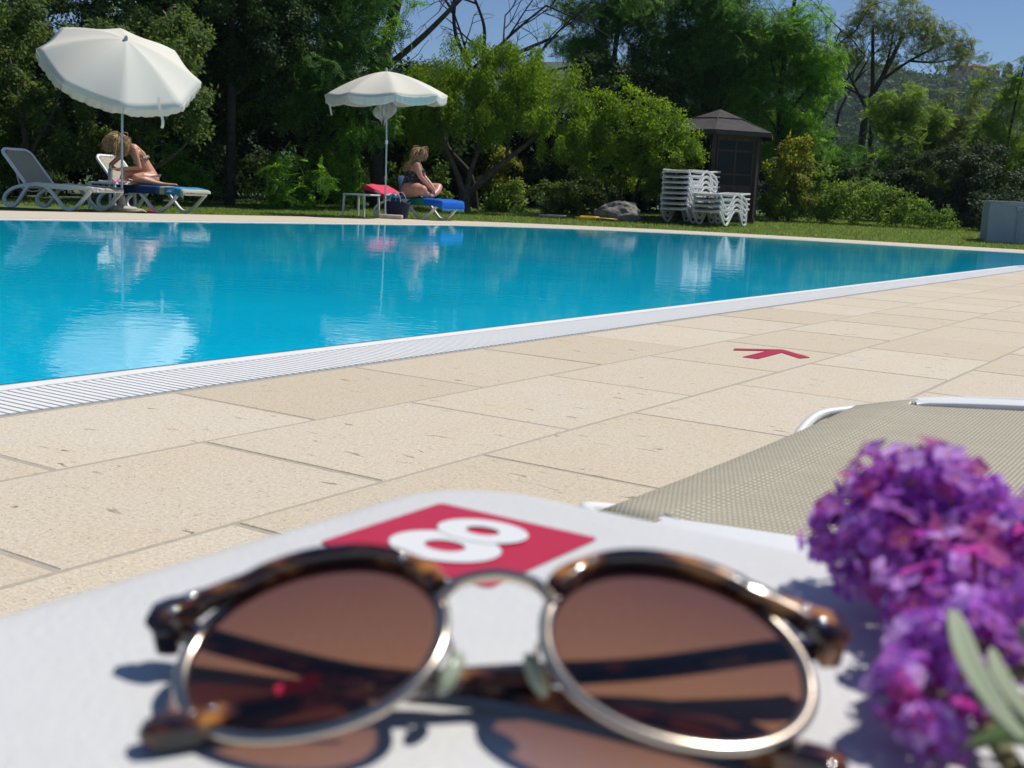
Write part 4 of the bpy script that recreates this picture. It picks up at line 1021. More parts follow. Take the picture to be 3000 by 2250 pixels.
M_hair = pmat('blonde_hair', (.30, .18, .08), .5, col2=(.60, .43, .24), scale=22, spec=.4)
M_hair2 = pmat('brown_blonde_hair', (.20, .11, .05), .5, col2=(.52, .36, .19), scale=18, spec=.4)
M_bik = pmat('patterned_bikini', (.16, .09, .07), .7, col2=(.55, .48, .42), scale=38, detail=1, mixlo=.48, mixhi=.56)
M_swim = pmat('black_patterned_swimsuit', (.010, .010, .014), .55, col2=(.16, .15, .18), scale=16, detail=2, mixlo=.56, mixhi=.62)
M_eye = pmat('eye', (.02, .015, .01), .2)

# --- woman reading: frame rt1 = to the right of the view, tc1 = towards the pool
vd = Vector((-6.62, 20.2, 0)).normalized(); rt1 = Vector((vd.y, -vd.x, 0)); tc1 = -vd
O1 = Vector((-6.619, 20.25, 0))
w1 = empty('person', O1, 0, 'blonde person in patterned bikini bent over while seated on the blue towel', 'person')
def q1(a, z, t=0): return rt1 * a + tc1 * t + Vector((0, 0, z))
hip = q1(.22, .555, .0); caps = []; balls = []
# torso leans forward to the left
caps += chain([q1(.245, .545, 0), q1(.20, .66, 0), q1(.135, .79, 0), q1(.06, .92, 0), q1(-.03, 1.035, 0)], [.150, .128, .112, .118, .090])
balls += [(q1(.26, .545, .09), (.135, .13, .12)), (q1(.26, .545, -.09), (.135, .13, .12)), (q1(.03, .96, .07), .085), (q1(.03, .96, -.07), .085)]
caps += chain([q1(-.03, 1.05, 0), q1(-.15, 1.10, 0)], [.055, .050])                      # neck
hc = q1(-.265, 1.135, .0); balls += [(hc, (.095, .085, .115), Matrix.Rotation(.0, 3, 'Z')), (hc + q1(-.055, -.045, .02), .062)]
fd = q1(-.75, -.62, .12).normalized()
caps += [(hc + fd * .085, hc + fd * .122 + Vector((0, 0, -.008)), .014, .011)]            # nose
for s in (-1, 1): balls.append((hc + tc1 * s * .088 + q1(.01, -.01), (.014, .012, .028)))  # ears
# near arm: shoulder, elbow beside the knee, forearm across to the left
caps += chain([q1(-.015, 1.02, .155), q1(.02, .90, .185), q1(.062, .725, .20)], [.055, .047, .040])
caps += chain([q1(.062, .725, .20), q1(-.12, .70, .22), q1(-.30, .682, .20)], [.042, .036, .027])
caps += hand(q1(-.30, .682, .20), q1(-1, -.02, -.1), (0, 0, -1), .95, .5)
# far arm: elbow out to the left, hand up to the face
caps += chain([q1(-.05, 1.02, -.14), q1(-.22, .93, -.16), q1(-.40, .75, -.10)], [.053, .045, .038])
caps += chain([q1(-.40, .75, -.10), q1(-.36, .70, .02), q1(-.27, .67, .13)], [.038, .033, .026])
caps += hand(q1(-.27, .67, .13), q1(.35, .0, .8), (0, 0, -1), .95, .5)
# near leg folded back: knee to the left, foot to the right
caps += chain([q1(.24, .545, .12), q1(.12, .56, .20), q1(.01, .555, .25)], [.115, .098, .072])
caps += chain([q1(.01, .545, .255), q1(.14, .52, .26), q1(.30, .485, .24), q1(.44, .468, .22)], [.068, .062, .048, .034])
caps += chain([q1(.44, .466, .22), q1(.55, .463, .22), q1(.66, .468, .215)], [.034, .030, .020]); balls.append((q1(.425, .462, .22), .034))
for k in range(5): caps.append((q1(.65, .470 - k * .004, .235 - .012 * k), q1(.695 - .006 * k, .458 - k * .002, .238 - .013 * k), .011, .008))
# far leg: knee up front, shin dropping to the seat
caps += chain([q1(.22, .55, -.08), q1(.05, .60, .02), q1(-.16, .615, .10)], [.115, .096, .072])
caps += chain([q1(-.16, .61, .10), q1(-.20, .52, .14), q1(-.12, .475, .20), q1(.02, .462, .20)], [.070, .062, .046, .033])
caps += chain([q1(.02, .462, .20), q1(.10, .460, .18)], [.032, .022])
me = body_mesh('body', caps, balls, M_skin); link('body', me, w1)
strands(M_hair, w1, 'hair', [hc + q1(x, z, t) for x, z, t in ((-.02, .10, 0), (.04, .09, .03), (.03, .09, -.03), (-.06, .08, .03), (-.06, .08, -.03), (.06, .06, .05), (-.03, .08, .06))], [hc + q1(x, z, t) for x, z, t in ((-.19, -.13, .06), (.10, -.14, .09), (.10, -.14, -.09), (-.17, -.12, .12), (-.20, -.10, -.06), (.12, -.10, .12), (-.05, -.22, .14))], .0085, 520, 4, .010,
        mids=[hc + q1(x, z, t) for x, z, t in ((-.13, .03, .03), (.10, .0, .06), (.10, .0, -.06), (-.12, .03, .09), (-.13, .03, -.04), (.11, .0, .09), (-.05, -.03, .115))])
m = MB()
def bandtop(a, b_):
    ang = 2 * math.pi * a; c = q1(.085 + .022 * (1 - b_), .865 + .0 + .045 * (b_ - .5), 0); return c + q1(math.cos(ang) * .127, math.cos(ang) * .062 * 1 + 0, 0) + tc1 * math.sin(ang) * .147
m.grid(bandtop, 32, 3, wrap=True); m.build('bikini_top', M_bik, w1, solid=.006)
for s in (-1, 1):
    m = MB(); m.tube(catmull([q1(-.03, .88, .075 * s), q1(-.055, 1.0, .095 * s), q1(.02, 1.065, .09 * s), q1(.12, .98, .10 * s), q1(.175, .87, .11 * s)], 6), .006, 6); m.build('bikini_strap', M_bik, w1)
m = MB(); m.grid(lambda a, b_: q1(.245, .56, 0) + q1(math.cos(6.283 * a) * (.163 + .01 * b_), .05 * (b_ - .2) + .03 * math.cos(6.283 * a), 0) + tc1 * math.sin(6.283 * a) * (.215 + .01 * b_), 36, 4, wrap=True); m.build('bikini_bottom', M_bik, w1, solid=.006)
for s in (-1, 1):
    m = MB(); m.ball(hc + fd * .078 + tc1 * s * .032 + Vector((0, 0, .02)), .011, 8, 6); m.build('eye', M_eye, w1)

# --- woman sitting cross-legged, head turned away to the right
vd = Vector((-2.195, 24.4, 0)).normalized(); rt2 = Vector((vd.y, -vd.x, 0)); tc2 = -vd
O2 = Vector((-2.195, 24.55, 0))
w2 = empty('person', O2, 0, 'person in black swimsuit sitting cross-legged on the blue and green towel, looking right', 'person')
def q2(a, z, t=0): return rt2 * a + tc2 * t + Vector((0, 0, z))
caps = []; balls = []
caps += chain([q2(-.125, .60, 0), q2(-.095, .75, 0), q2(-.06, .90, 0), q2(-.03, 1.05, 0), q2(-.01, 1.13, 0)], [.185, .172, .160, .145, .095])
balls += [(q2(-.15, .575, .10), (.165, .155, .145)), (q2(-.15, .575, -.10), (.165, .155, .145)), (q2(.06, .96, .07), .105), (q2(.06, .96, -.07), .105), (q2(.03, .74, 0), (.16, .16, .15))]
caps += chain([q2(-.005, 1.14, 0), q2(.035, 1.24, -.01)], [.062, .056])
hc2 = q2(.055, 1.335, -.01); balls += [(hc2, (.092, .092, .115)), (hc2 + q2(.045, -.055, -.03), .062)]
f2 = q2(.80, -.08, -.60).normalized()
caps += [(hc2 + f2 * .085 + Vector((0, 0, -.01)), hc2 + f2 * .118 + Vector((0, 0, -.022)), .014, .011)]
sd2 = Vector((-f2.y, f2.x, 0))
for s in (-1, 1): balls.append((hc2 + sd2 * s * .088 - f2 * .01, (.016, .014, .028)))
# near arm down to the feet
caps += chain([q2(.0, 1.10, .165), q2(.035, .99, .20), q2(.085, .865, .215)], [.075, .067, .052])
caps += chain([q2(.085, .865, .215), q2(.20, .755, .20), q2(.325, .635, .16)], [.052, .045, .030])
caps += hand(q2(.325, .635, .16), q2(.45, -.85, -.1), q2(-.3, 0, -1), 1.0, .7)
caps += chain([q2(.0, 1.10, -.165), q2(.10, .98, -.20), q2(.16, .87, -.20)], [.072, .062, .050])
caps += chain([q2(.16, .87, -.20), q2(.28, .75, -.12), q2(.37, .64, .0)], [.050, .042, .030])
caps += hand(q2(.37, .64, .0), q2(.25, -.9, .2), q2(-.3, 0, 1), 1.0, .7)
# near leg: thigh towards the viewer, shin tucked under
caps += chain([q2(-.16, .585, .14), q2(.02, .60, .27), q2(.13, .595, .34)], [.155, .142, .105])
caps += chain([q2(.13, .575, .34), q2(.20, .515, .26), q2(.27, .49, .12), q2(.30, .485, .02)], [.098, .078, .055, .040])
caps += chain([q2(.30, .485, .02), q2(.38, .478, -.05)], [.038, .024])
# far leg: knee out to the right, shin coming down to the foot in front
caps += chain([q2(-.12, .585, -.12), q2(.20, .64, -.22), q2(.47, .675, -.22)], [.150, .118, .085])
caps += chain([q2(.47, .67, -.21), q2(.44, .585, -.08), q2(.37, .515, .08), q2(.32, .48, .17)], [.082, .078, .055, .038])
caps += chain([q2(.32, .48, .17), q2(.27, .50, .225), q2(.245, .535, .25)], [.038, .034, .022])
for k in range(5): caps.append((q2(.245 + .012 * k, .53, .25), q2(.235 + .014 * k, .572 - .005 * k, .262), .011, .008))
me = body_mesh('body', caps, balls, M_skin2); link('body', me, w2)
# swimsuit: the same torso a little larger
caps = chain([q2(-.125, .60, 0), q2(-.095, .75, 0), q2(-.06, .90, 0), q2(-.035, .99, 0)], [.193, .180, .168, .150])
balls = [(q2(-.155, .585, .09), (.168, .158, .140)), (q2(-.155, .585, -.09), (.168, .158, .140)), (q2(.06, .96, .07), .112), (q2(.06, .96, -.07), .112), (q2(.03, .74, 0), (.168, .168, .155))]
link('swimsuit', body_mesh('swimsuit', caps, balls, M_swim), w2)
for s in (-1, 1):
    m = MB(); m.sweep(catmull([q2(.05, 1.03, .09 * s), q2(.04, 1.14, .10 * s), q2(-.02, 1.19, .085 * s), q2(-.11, 1.10, .09 * s), q2(-.155, .97, .08 * s)], 6), band_prof(.035, .008)); m.build('strap', M_swim, w2)
strands(M_hair2, w2, 'hair', [hc2 + q2(x, z, t) for x, z, t in ((.0, .10, 0), (.05, .09, .02), (-.05, .08, .03), (-.06, .06, -.03), (.03, .08, .06), (-.02, .07, .07))], [hc2 + q2(x, z, t) for x, z, t in ((-.10, -.12, .02), (.085, -.04, .05), (-.11, -.10, .06), (-.12, -.12, -.05), (.06, -.10, .10), (-.05, -.13, .10))], .009, 420, 8, .008,
        mids=[hc2 + q2(x, z, t) for x, z, t in ((-.10, .03, .02), (.105, .04, .04), (-.10, .02, .06), (-.11, .0, -.05), (.06, .02, .10), (-.05, .0, .11))])
strands(M_hair2, w2, 'hair', [hc2 + q2(-.08, -.08, .05)] * 2, [q2(-.27, .94, .15), q2(-.22, 1.02, .16)], .008, 26, 9, .01, mids=[q2(-.12, 1.13, .13), q2(-.09, 1.16, .14)])
for s in (-1, 1):
    m = MB(); m.ball(hc2 + f2 * .082 + sd2 * s * .034 + Vector((0, 0, .015)), .011, 8, 6); m.build('eye', M_eye, w2)
# ================================================================ VEGETATION
def rotmats(nrm, spin):
    """rotation matrices whose z axis follows nrm, spun about it"""
    z = nrm / np.linalg.norm(nrm, axis=1, keepdims=True)
    ref = np.where(np.abs(z[:, 2:3]) > .95, np.array([[1., 0, 0]]), np.array([[0, 0, 1.]]))
    x = np.cross(ref, z); x /= np.linalg.norm(x, axis=1, keepdims=True); y = np.cross(z, x)
    c, s = np.cos(spin)[:, None], np.sin(spin)[:, None]
    return np.stack([x * c + y * s, -x * s + y * c, z], axis=2)
def quadleaf(L_, w, base, d, up, fold=.15):
    """one leaf as a 4-vertex rhombus starting at base going along d"""
    d = np.array(d, float); d /= np.linalg.norm(d); up = np.array(up, float); s = np.cross(d, up); s /= np.linalg.norm(s); n = np.cross(s, d)
    b_ = np.array(base, float)
    return [b_, b_ + d * L_ * .45 + s * w / 2 + n * fold * w, b_ + d * L_, b_ + d * L_ * .45 - s * w / 2 + n * fold * w]
def template(kind, g_):
    V = []
    if kind == 'broad':
        for k in range(6):
            a = k * 2.4 + g_.uniform(-.4, .4); r = .03 + .02 * k
            V += quadleaf(g_.uniform(.07, .11), g_.uniform(.042, .062), (r * math.cos(a) * .7, r * math.sin(a) * .7, -.012 * k), (math.cos(a), math.sin(a), g_.uniform(-.5, .3)), (g_.uniform(-.3, .3), g_.uniform(-.3, .3), 1))
    elif kind == 'frond':
        n = 8; L_ = .34
        for k in range(n):
            t = (k + .6) / n; x = L_ * t; z = -.10 * t * t
            for s in (-1, 1): V += quadleaf(.075 * (1 - .35 * abs(t - .5)), .030, (x, 0, z), (.42, s, -.25 + g_.uniform(-.15, .15)), (0, 0, 1))
        V += quadleaf(.07, .03, (L_, 0, -.1), (1, 0, -.4), (0, 0, 1))
    elif kind == 'strand':
        n = 13; L_ = .46
        for k in range(n):
            t = (k + .4) / n; x = .10 * math.sin(t * 1.3); z = -L_ * t
            a = k * 2.4; V += quadleaf(.105, .026, (x, 0, z), (math.cos(a) * .7, math.sin(a) * .7, -.75), (math.cos(a + 1.57), math.sin(a + 1.57), .2))
    elif kind == 'small':
        for k in range(8):
            a = k * 2.4 + g_.uniform(-.4, .4); t = k / 8
            V += quadleaf(g_.uniform(.04, .06), g_.uniform(.022, .032), (.10 * t * math.cos(a * .2), .10 * t * math.sin(a * .2), .10 * t), (math.cos(a), math.sin(a), g_.uniform(.0, .8)), (g_.uniform(-.3, .3), g_.uniform(-.3, .3), 1))
    return np.array(V)
TG = np.random.default_rng(11)
TPL = {k: [template(k, TG) for _ in range(3)] for k in ('broad', 'frond', 'strand', 'small')}
def foliage(name, kind, pos, nrm, scale, mat, parent):
    n = len(pos); spin = rng.uniform(0, 6.283, n)
    if kind == 'strand':
        Mx = np.zeros((n, 3, 3)); c, s = np.cos(spin), np.sin(spin); tl = rng.normal(0, .12, n)
        Mx[:, 0, 0] = c; Mx[:, 0, 1] = -s; Mx[:, 1, 0] = s; Mx[:, 1, 1] = c; Mx[:, 2, 2] = 1; Mx[:, 0, 2] = tl; Mx[:, 1, 2] = tl * .5
    else: Mx = rotmats(nrm, spin)
    out = []; which = rng.integers(0, 3, n)
    for t in range(3):
        ix = np.where(which == t)[0]
        if len(ix) == 0: continue
        T = TPL[kind][t]
        W_ = np.einsum('nij,mj->nmi', Mx[ix], T) * scale[ix][:, None, None] + pos[ix][:, None, :]
        out.append(W_.reshape(-1, 3))
    V = np.concatenate(out); F = np.arange(len(V)).reshape(-1, 4)
    return link(name, np_mesh(name, V, F, mat), parent)
def clump_points(clumps, per, shell=.55, sub=.30, up=.45, flat=.7, subn=14):
    """clumps: (x,y,z,rx,ry,rz). leaves gather in small sprays spread through each clump"""
    P = []; Nn = []
    for (x, y, z, rx, ry, rz) in clumps:
        vol = rx * ry + rx * rz + ry * rz; n = max(30, int(per * vol)); ns = max(5, n // subn)
        d = rng.normal(0, 1, (ns, 3)); d /= np.linalg.norm(d, axis=1, keepdims=True)
        r = shell + (1 - shell) * rng.random(ns) ** .6; r *= rng.uniform(.82, 1.15, ns)
        c = d * r[:, None] * np.array([rx, ry, rz]) + np.array([x, y, z])
        ix = rng.integers(0, ns, n)
        s = rng.normal(0, 1, (n, 3)) * sub * np.array([1, 1, flat]) * np.cbrt(rx * ry * rz) * .55
        P.append(c[ix] + s); nn = d[ix] * .8 + rng.normal(0, .45, (n, 3)); nn[:, 2] += up; Nn.append(nn)
    return np.concatenate(P), np.concatenate(Nn)
def limbs(name, paths, mat, parent):
    m = MB()
    for pts, r0, r1 in paths:
        c = catmull(pts, 4); n = len(c); m.tube(c, [r0 + (r1 - r0) * i / (n - 1) for i in range(n)], 7)
    return m.build(name, mat, parent, angle=80)
def plant(name, x, y, label, cat, group, kind, clumps, per, mat, trunk=None, bark=None, lsc=(.8, 1.25), shell=.5, sub=.24, part='crown', up=.45, zmin=None, subn=20):
    """clumps relative to (x, y, ground)"""
    z0 = terrain(x, y); root = empty(name, (x, y, z0), 0, label, cat, group)
    P, Nn = clump_points(clumps, per, shell, sub, up, subn=subn)
    ok = P[:, 2] > (.02 if zmin is None else zmin); P, Nn = P[ok], Nn[ok]
    foliage(part, kind, P, Nn, rng.uniform(*lsc, len(P)), mat, root)
    if trunk: limbs('trunk', trunk, bark or M_bark, root)
    return root
def blob(cx, cy, cz, rx, ry, rz, n, r, seed):
    """n clumps spread over the shell of a big ellipsoid"""
    g_ = np.random.default_rng(seed); out = []
    for k in range(n):
        d = g_.normal(0, 1, 3); d /= np.linalg.norm(d); q = g_.uniform(.45, 1)
        s = r * g_.uniform(.7, 1.3); out.append((cx + d[0] * rx * q, cy + d[1] * ry * q, cz + d[2] * rz * q, s, s, s * .8))
    return out
LF_dark = leafmat('leaf_dark', (.018, .040, .014), (.040, .075, .022), (.085, .11, .03), trans=.28)
LF_shrub = leafmat('leaf_shrub', (0.042, 0.084, 0.024), (0.096, 0.150, 0.038), (0.204, 0.204, 0.060), trans=.36, rough=.38)
LF_locust = leafmat('leaf_locust', (0.056, 0.138, 0.022), (0.112, 0.244, 0.037), (0.188, 0.312, 0.050), trans=.48)
LF_locustd = leafmat('leaf_locust_dark', (0.038, 0.097, 0.024), (0.081, 0.182, 0.035), (0.149, 0.243, 0.047), trans=.42)
LF_willow = leafmat('leaf_willow', (.075, .145, .018), (.135, .225, .030), (.22, .27, .05), trans=.5)
LF_yellow = leafmat('leaf_yellow', (.11, .14, .020), (.18, .20, .035), (.24, .22, .06), trans=.42)
LF_mid = leafmat('leaf_mid', (0.069, 0.131, 0.027), (0.131, 0.219, 0.043), (0.213, 0.250, 0.062), trans=.45)
LF_ivy = leafmat('leaf_ivy', (0.034, 0.062, 0.031), (0.072, 0.108, 0.054), (0.120, 0.108, 0.048), trans=.2, rough=.32)
LF_olive = leafmat('leaf_olive', (0.069, 0.109, 0.032), (0.127, 0.167, 0.048), (0.196, 0.149, 0.057), trans=.42)

# ---- left side: dense shrubs and dark trees
plant('evergreen_shrub', -10.0, 23.6, 'tall glossy evergreen shrub behind the empty lounger at the left edge', 'shrub', None, 'broad', blob(-.6, 0, 2.4, 1.9, 1.2, 2.4, 26, .62, 1), 150, LF_shrub, [([(0, 0, 0), (.1, 0, 1.2), (-.2, 0, 2.8)], .09, .03), ([(0, 0, .6), (.6, .1, 1.8), (1.0, 0, 3)], .06, .02)])
plant('evergreen_shrub', -8.0, 24.3, 'glossy evergreen shrub rising behind the tilted parasol', 'shrub', None, 'broad', blob(.1, 0, 2.7, 1.5, 1.1, 2.6, 26, .6, 2), 150, LF_shrub, [([(0, 0, 0), (.1, 0, 1.2), (.3, 0, 2.8)], .08, .03), ([(0, 0, .5), (.9, -.1, 1.1), (1.4, -.2, 1.6)], .05, .02)])
plant('dark_tree', -6.67, 27.0, 'dark tree with straight black trunk on the lawn right of the tilted parasol', 'tree', None, 'broad', blob(.2, .3, 4.6, 1.9, 1.6, 2.6, 34, .75, 3), 120, LF_dark, [([(0, 0, -.05), (.02, 0, 2), (.0, 0, 4), (.1, 0, 6)], .125, .06), ([(0, 0, 2.4), (.7, 0, 3.2), (1.3, 0, 4.2)], .05, .02), ([(0, 0, 2.7), (-.7, .1, 3.6), (-1.2, 0, 4.6)], .05, .02)], M_barkdark)
plant('bushy_tree', -8.6, 28.0, 'dark bushy tree filling the gap behind the reading person', 'tree', None, 'broad', blob(0, 0, 3.4, 2.6, 1.4, 3.2, 44, .8, 4), 110, LF_dark, [([(0, 0, 0), (0, 0, 2), (.2, 0, 4)], .1, .04)], M_barkdark)
plant('bushy_tree', -12.4, 27.0, 'dark bushy tree beyond the evergreen shrub at the left edge', 'tree', None, 'broad', blob(0, 0, 3.2, 2.8, 1.4, 3.2, 40, .85, 5), 100, LF_dark, [([(0, 0, 0), (0, 0, 2), (.2, 0, 4)], .1, .04)], M_barkdark)
plant('low_shrub', -5.5, 26.7, 'low green fern-leaved shrub right of the black tree trunk', 'shrub', None, 'frond', blob(.0, 0, .55, 1.1, .5, .55, 12, .36, 6), 90, LF_locust, None)
plant('low_shrub', -7.5, 26.3, 'low shrub with bright leaves left of the black tree trunk', 'shrub', None, 'frond', blob(0, 0, .65, .55, .4, .65, 8, .34, 7), 90, LF_locust, None)
plant('locust_tree', -4.75, 28.4, 'feathery green locust tree between the two parasols', 'tree', None, 'frond', blob(.1, 0, 3.6, 1.7, 1.2, 2.5, 34, .66, 8), 130, LF_locustd, [([(-.3, 0, 0), (-.2, 0, 1.5), (.1, 0, 3.5), (.3, 0, 5)], .10, .03), ([(-.2, 0, 1.4), (.7, -.2, 2.2), (1.2, -.3, 2.8)], .045, .015), ([(0, 0, 2), (-.9, 0, 2.9)], .05, .02)], M_barkdark)
plant('locust_tree', -3.9, 28.0, 'low locust sapling with drooping fronds left of the upright parasol pole', 'tree', None, 'frond', blob(-.25, 0, 1.25, .75, .5, .85, 14, .38, 9), 85, LF_locust, [([(0, 0, 0), (-.1, 0, .8), (-.2, 0, 1.7)], .04, .015)], M_barkdark)
iv = plant('ivy_tree', -3.55, 29.2, 'leaning dark tree with ivy-covered trunk behind the upright parasol', 'tree', None, 'frond', blob(-.8, .3, 5.6, 1.4, 1.0, 1.2, 14, .55, 10), 80, LF_locustd,
      [([(0, 0, -.1), (-.05, 0, 1.5), (.0, 0, 3), (.15, 0, 4.2), (.55, 0, 6)], .20, .13), ([(.1, 0, 3.4), (1.0, 0, 4.2), (1.9, .2, 5.2)], .09, .05), ([(0, 0, 3.1), (-.7, .1, 4.2), (-1.2, 0, 5.6)], .08, .04)], M_barkdark)
P, Nn = clump_points([(.0, -.05, .5 + .4 * k, .24, .24, .3) for k in range(9)], 420, .8, .25)
foliage('ivy', 'broad', P, Nn, rng.uniform(.5, .8, len(P)), LF_ivy, iv)
# bare branches against the sky
def bare(name, x, y, label, starts, n, seed, L_=1.3, r=.02, mat=None, depth=3):
    root = empty(name, (x, y, terrain(x, y)), 0, label, 'tree'); g_ = random.Random(seed); paths = []
    def grow(p, d, l, rr, k):
        q = [p]; dd = d.copy()
        for i in range(4):
            dd = (dd + Vector((g_.gauss(0, .16), g_.gauss(0, .12), g_.gauss(.02, .16)))).normalized(); q.append(q[-1] + dd * l / 4)
        paths.append((q, rr, rr * .45))
        if k > 0:
            for j in range(g_.randint(2, 4)):
                i = g_.randint(1, 4); nd = (dd + Vector((g_.gauss(0, .7), g_.gauss(0, .4), g_.gauss(.1, .6)))).normalized(); grow(q[i], nd, l * g_.uniform(.5, .75), rr * .5, k - 1)
    for (p, d, l, rr) in starts: grow(Vector(p), Vector(d).normalized(), l, rr, depth)
    limbs('branches', paths, mat or M_barkdark, root)
    return root
br = bare('bare_tree', -1.2, 31.5, 'leafless dark branches against the sky above the willow', [((0, 0, 0), (-.05, 0, 1), 3.6, .10), ((-.15, 0, 3.3), (.75, 0, 1), 2.6, .075), ((-.1, 0, 3.2), (-.55, 0, 1), 2.6, .075), ((.2, 0, 3.4), (1.3, 0, .35), 2.6, .05), ((0, 0, 3.5), (.1, 0, 1), 2.4, .06), ((1.4, 0, 4.0), (.5, 0, .8), 1.8, .035), ((-.3, 0, 3.6), (1, 0, .7), 2.6, .05)], 0, 5, depth=3)

# ---- willow
wl = plant('willow_tree', -1.42, 30.0, 'bright yellow-green willow with forked dark trunk in the middle of the lawn', 'tree', None, 'strand',
      [(-1.35, 0, 2.85, .75, .7, .65), (-1.75, 0, 2.2, .5, .5, .55), (-.75, .1, 3.35, .75, .7, .6), (-.1, 0, 3.75, .75, .7, .55), (.55, .1, 3.35, .8, .7, .6), (.9, -.1, 3.9, .55, .6, .45), (1.5, 0, 3.75, .7, .7, .6), (2.1, 0, 3.15, .75, .7, .7), (2.6, .1, 2.65, .7, .6, .65), (1.4, -.2, 2.7, .8, .6, .6), (.5, -.3, 2.6, .8, .6, .6), (-.5, -.2, 2.4, .8, .6, .6), (3.0, 0, 2.15, .5, .5, .5), (-.2, .5, 3.0, 1.2, .6, .7), (1.6, .5, 3.1, 1.2, .6, .7), (2.2, -.2, 2.1, .6, .5, .4), (-1.2, -.2, 1.95, .5, .4, .4), (.9, .2, 4.15, .35, .4, .3), (-.05, .2, 4.2, .35, .4, .3)], 210, LF_willow,
      [([(.02, 0, -.1), (0, 0, .25), (-.06, 0, .5)], .15, .13), ([(-.05, 0, .42), (-.25, 0, .95), (-.55, 0, 1.55), (-.9, 0, 2.5)], .10, .04), ([(0, 0, .42), (.10, .1, 1.0), (.28, .1, 1.7), (.35, .1, 2.9)], .085, .035), ([(.02, 0, .40), (.45, 0, .82), (1.0, 0, 1.35), (1.7, 0, 1.95), (2.3, 0, 2.7)], .10, .035), ([(-.4, 0, 1.3), (-1.0, 0, 1.9), (-1.5, 0, 2.5)], .05, .02), ([(1.0, 0, 1.35), (1.05, .1, 2.0), (1.3, .1, 3.2)], .05, .02)], M_bark, lsc=(.7, 1.1), shell=.45, sub=.27, subn=24)
plant('willow_shrub', 2.75, 30.2, 'rounded green willow shrub overhanging the boulder left of the gazebo', 'shrub', None, 'small',
      [(-.9, 0, 2.6, .65, .6, .6), (-.2, 0, 2.9, .6, .6, .55), (.4, .1, 2.55, .65, .6, .6), (.9, .1, 2.15, .65, .55, .6), (1.25, 0, 1.75, .5, .5, .55), (-.6, -.2, 2.0, .7, .5, .6), (.2, -.3, 1.9, .7, .5, .6), (.8, -.2, 1.4, .65, .5, .5), (-1.2, 0, 1.9, .5, .5, .6), (1.1, -.1, .9, .5, .45, .45), (.3, 0, 1.2, .7, .5, .5), (-.6, .1, 1.3, .7, .5, .5), (1.3, .1, 2.1, .35, .4, .35), (.7, -.1, .55, .5, .4, .35)], 420, LF_willow, [([(-.2, 0, 0), (-.25, 0, .6), (-.3, 0, 1.6)], .06, .03), ([(0, 0, 0), (.15, 0, .7), (.4, 0, 1.7)], .06, .03), ([(-.35, 0, 0), (-.6, 0, .8), (-.9, 0, 1.8)], .05, .02)], M_barkdark, lsc=(.9, 1.4), sub=.26, subn=24)
plant('yellow_shrub', -.75, 33.2, 'bright yellow-green shrub seen between the willow limbs', 'shrub', None, 'broad', blob(0, 0, .95, .75, .4, .6, 12, .34, 12), 130, LF_yellow)
for i, (x, y, w, h, lb, mat, kd) in enumerate(((-2.7, 30.3, .8, .75, 'dark undergrowth bush behind the cross-legged person', LF_mid, 'broad'), (-.35, 30.6, .75, .45, 'low leafy ground bush right of the willow trunk', LF_mid, 'broad'), (.95, 30.7, .8, .50, 'low dark bush behind the flat stone slab', LF_shrub, 'broad'), (1.9, 31.3, .7, .8, 'shaded bush behind the boulder', LF_dark, 'broad'))):
    plant('low_bush', x, y, lb, 'bush', 'undergrowth bushes below the willow', kd, blob(0, 0, h * .8, w, .5, h, 13, .34, 20 + i), 130, mat)
for i, (x, y, w, h, lb) in enumerate(((-9.6, 29.6, 1.3, 1.0, 'dark hedge bush seen below the bushy tree behind the loungers'), (-7.2, 30.0, 1.3, 1.0, 'dark hedge bush behind the straight black trunk'), (-5.0, 30.4, 1.2, 1.0, 'dark hedge bush under the feathery locust tree'), (-12.5, 28.8, 1.5, 1.0, 'dark hedge bush at the far left edge'))):
    plant('hedge_bush', x, y, lb, 'bush', 'hedge bushes under the left trees', 'broad', blob(0, 0, h * .6, w, .6, h * .8, 18, .5, 30 + i), 110, LF_dark)
# ---- background rows closing the view
for i, (x, y, rx, h, lb) in enumerate(((-13.5, 31.5, 2.4, 4.2, 'leftmost dark tree of the far background row'), (-9.8, 32.5, 2.4, 4.4, 'dark background tree behind the straight black trunk'), (-6.2, 33.0, 2.4, 4.2, 'dark background tree behind the feathery locust tree'), (-3.0, 34.0, 1.9, 2.7, 'dark background tree left of the willow crown'), (.3, 35.5, 2.0, 2.5, 'dark background tree behind the willow trunk'), (3.2, 35.5, 2.0, 3.2, 'dark background tree behind the willow shrub'))):
    plant('background_tree', x, y, lb, 'tree', 'trees of the far background row', 'broad', blob(0, 0, h * .62, rx, 1.2, h * .7, 34, .95, 40 + i), 60, LF_dark, [([(0, 0, 0), (.1, 0, h * .5), (0, 0, h)], .12, .05)], M_barkdark, lsc=(1.3, 1.9))
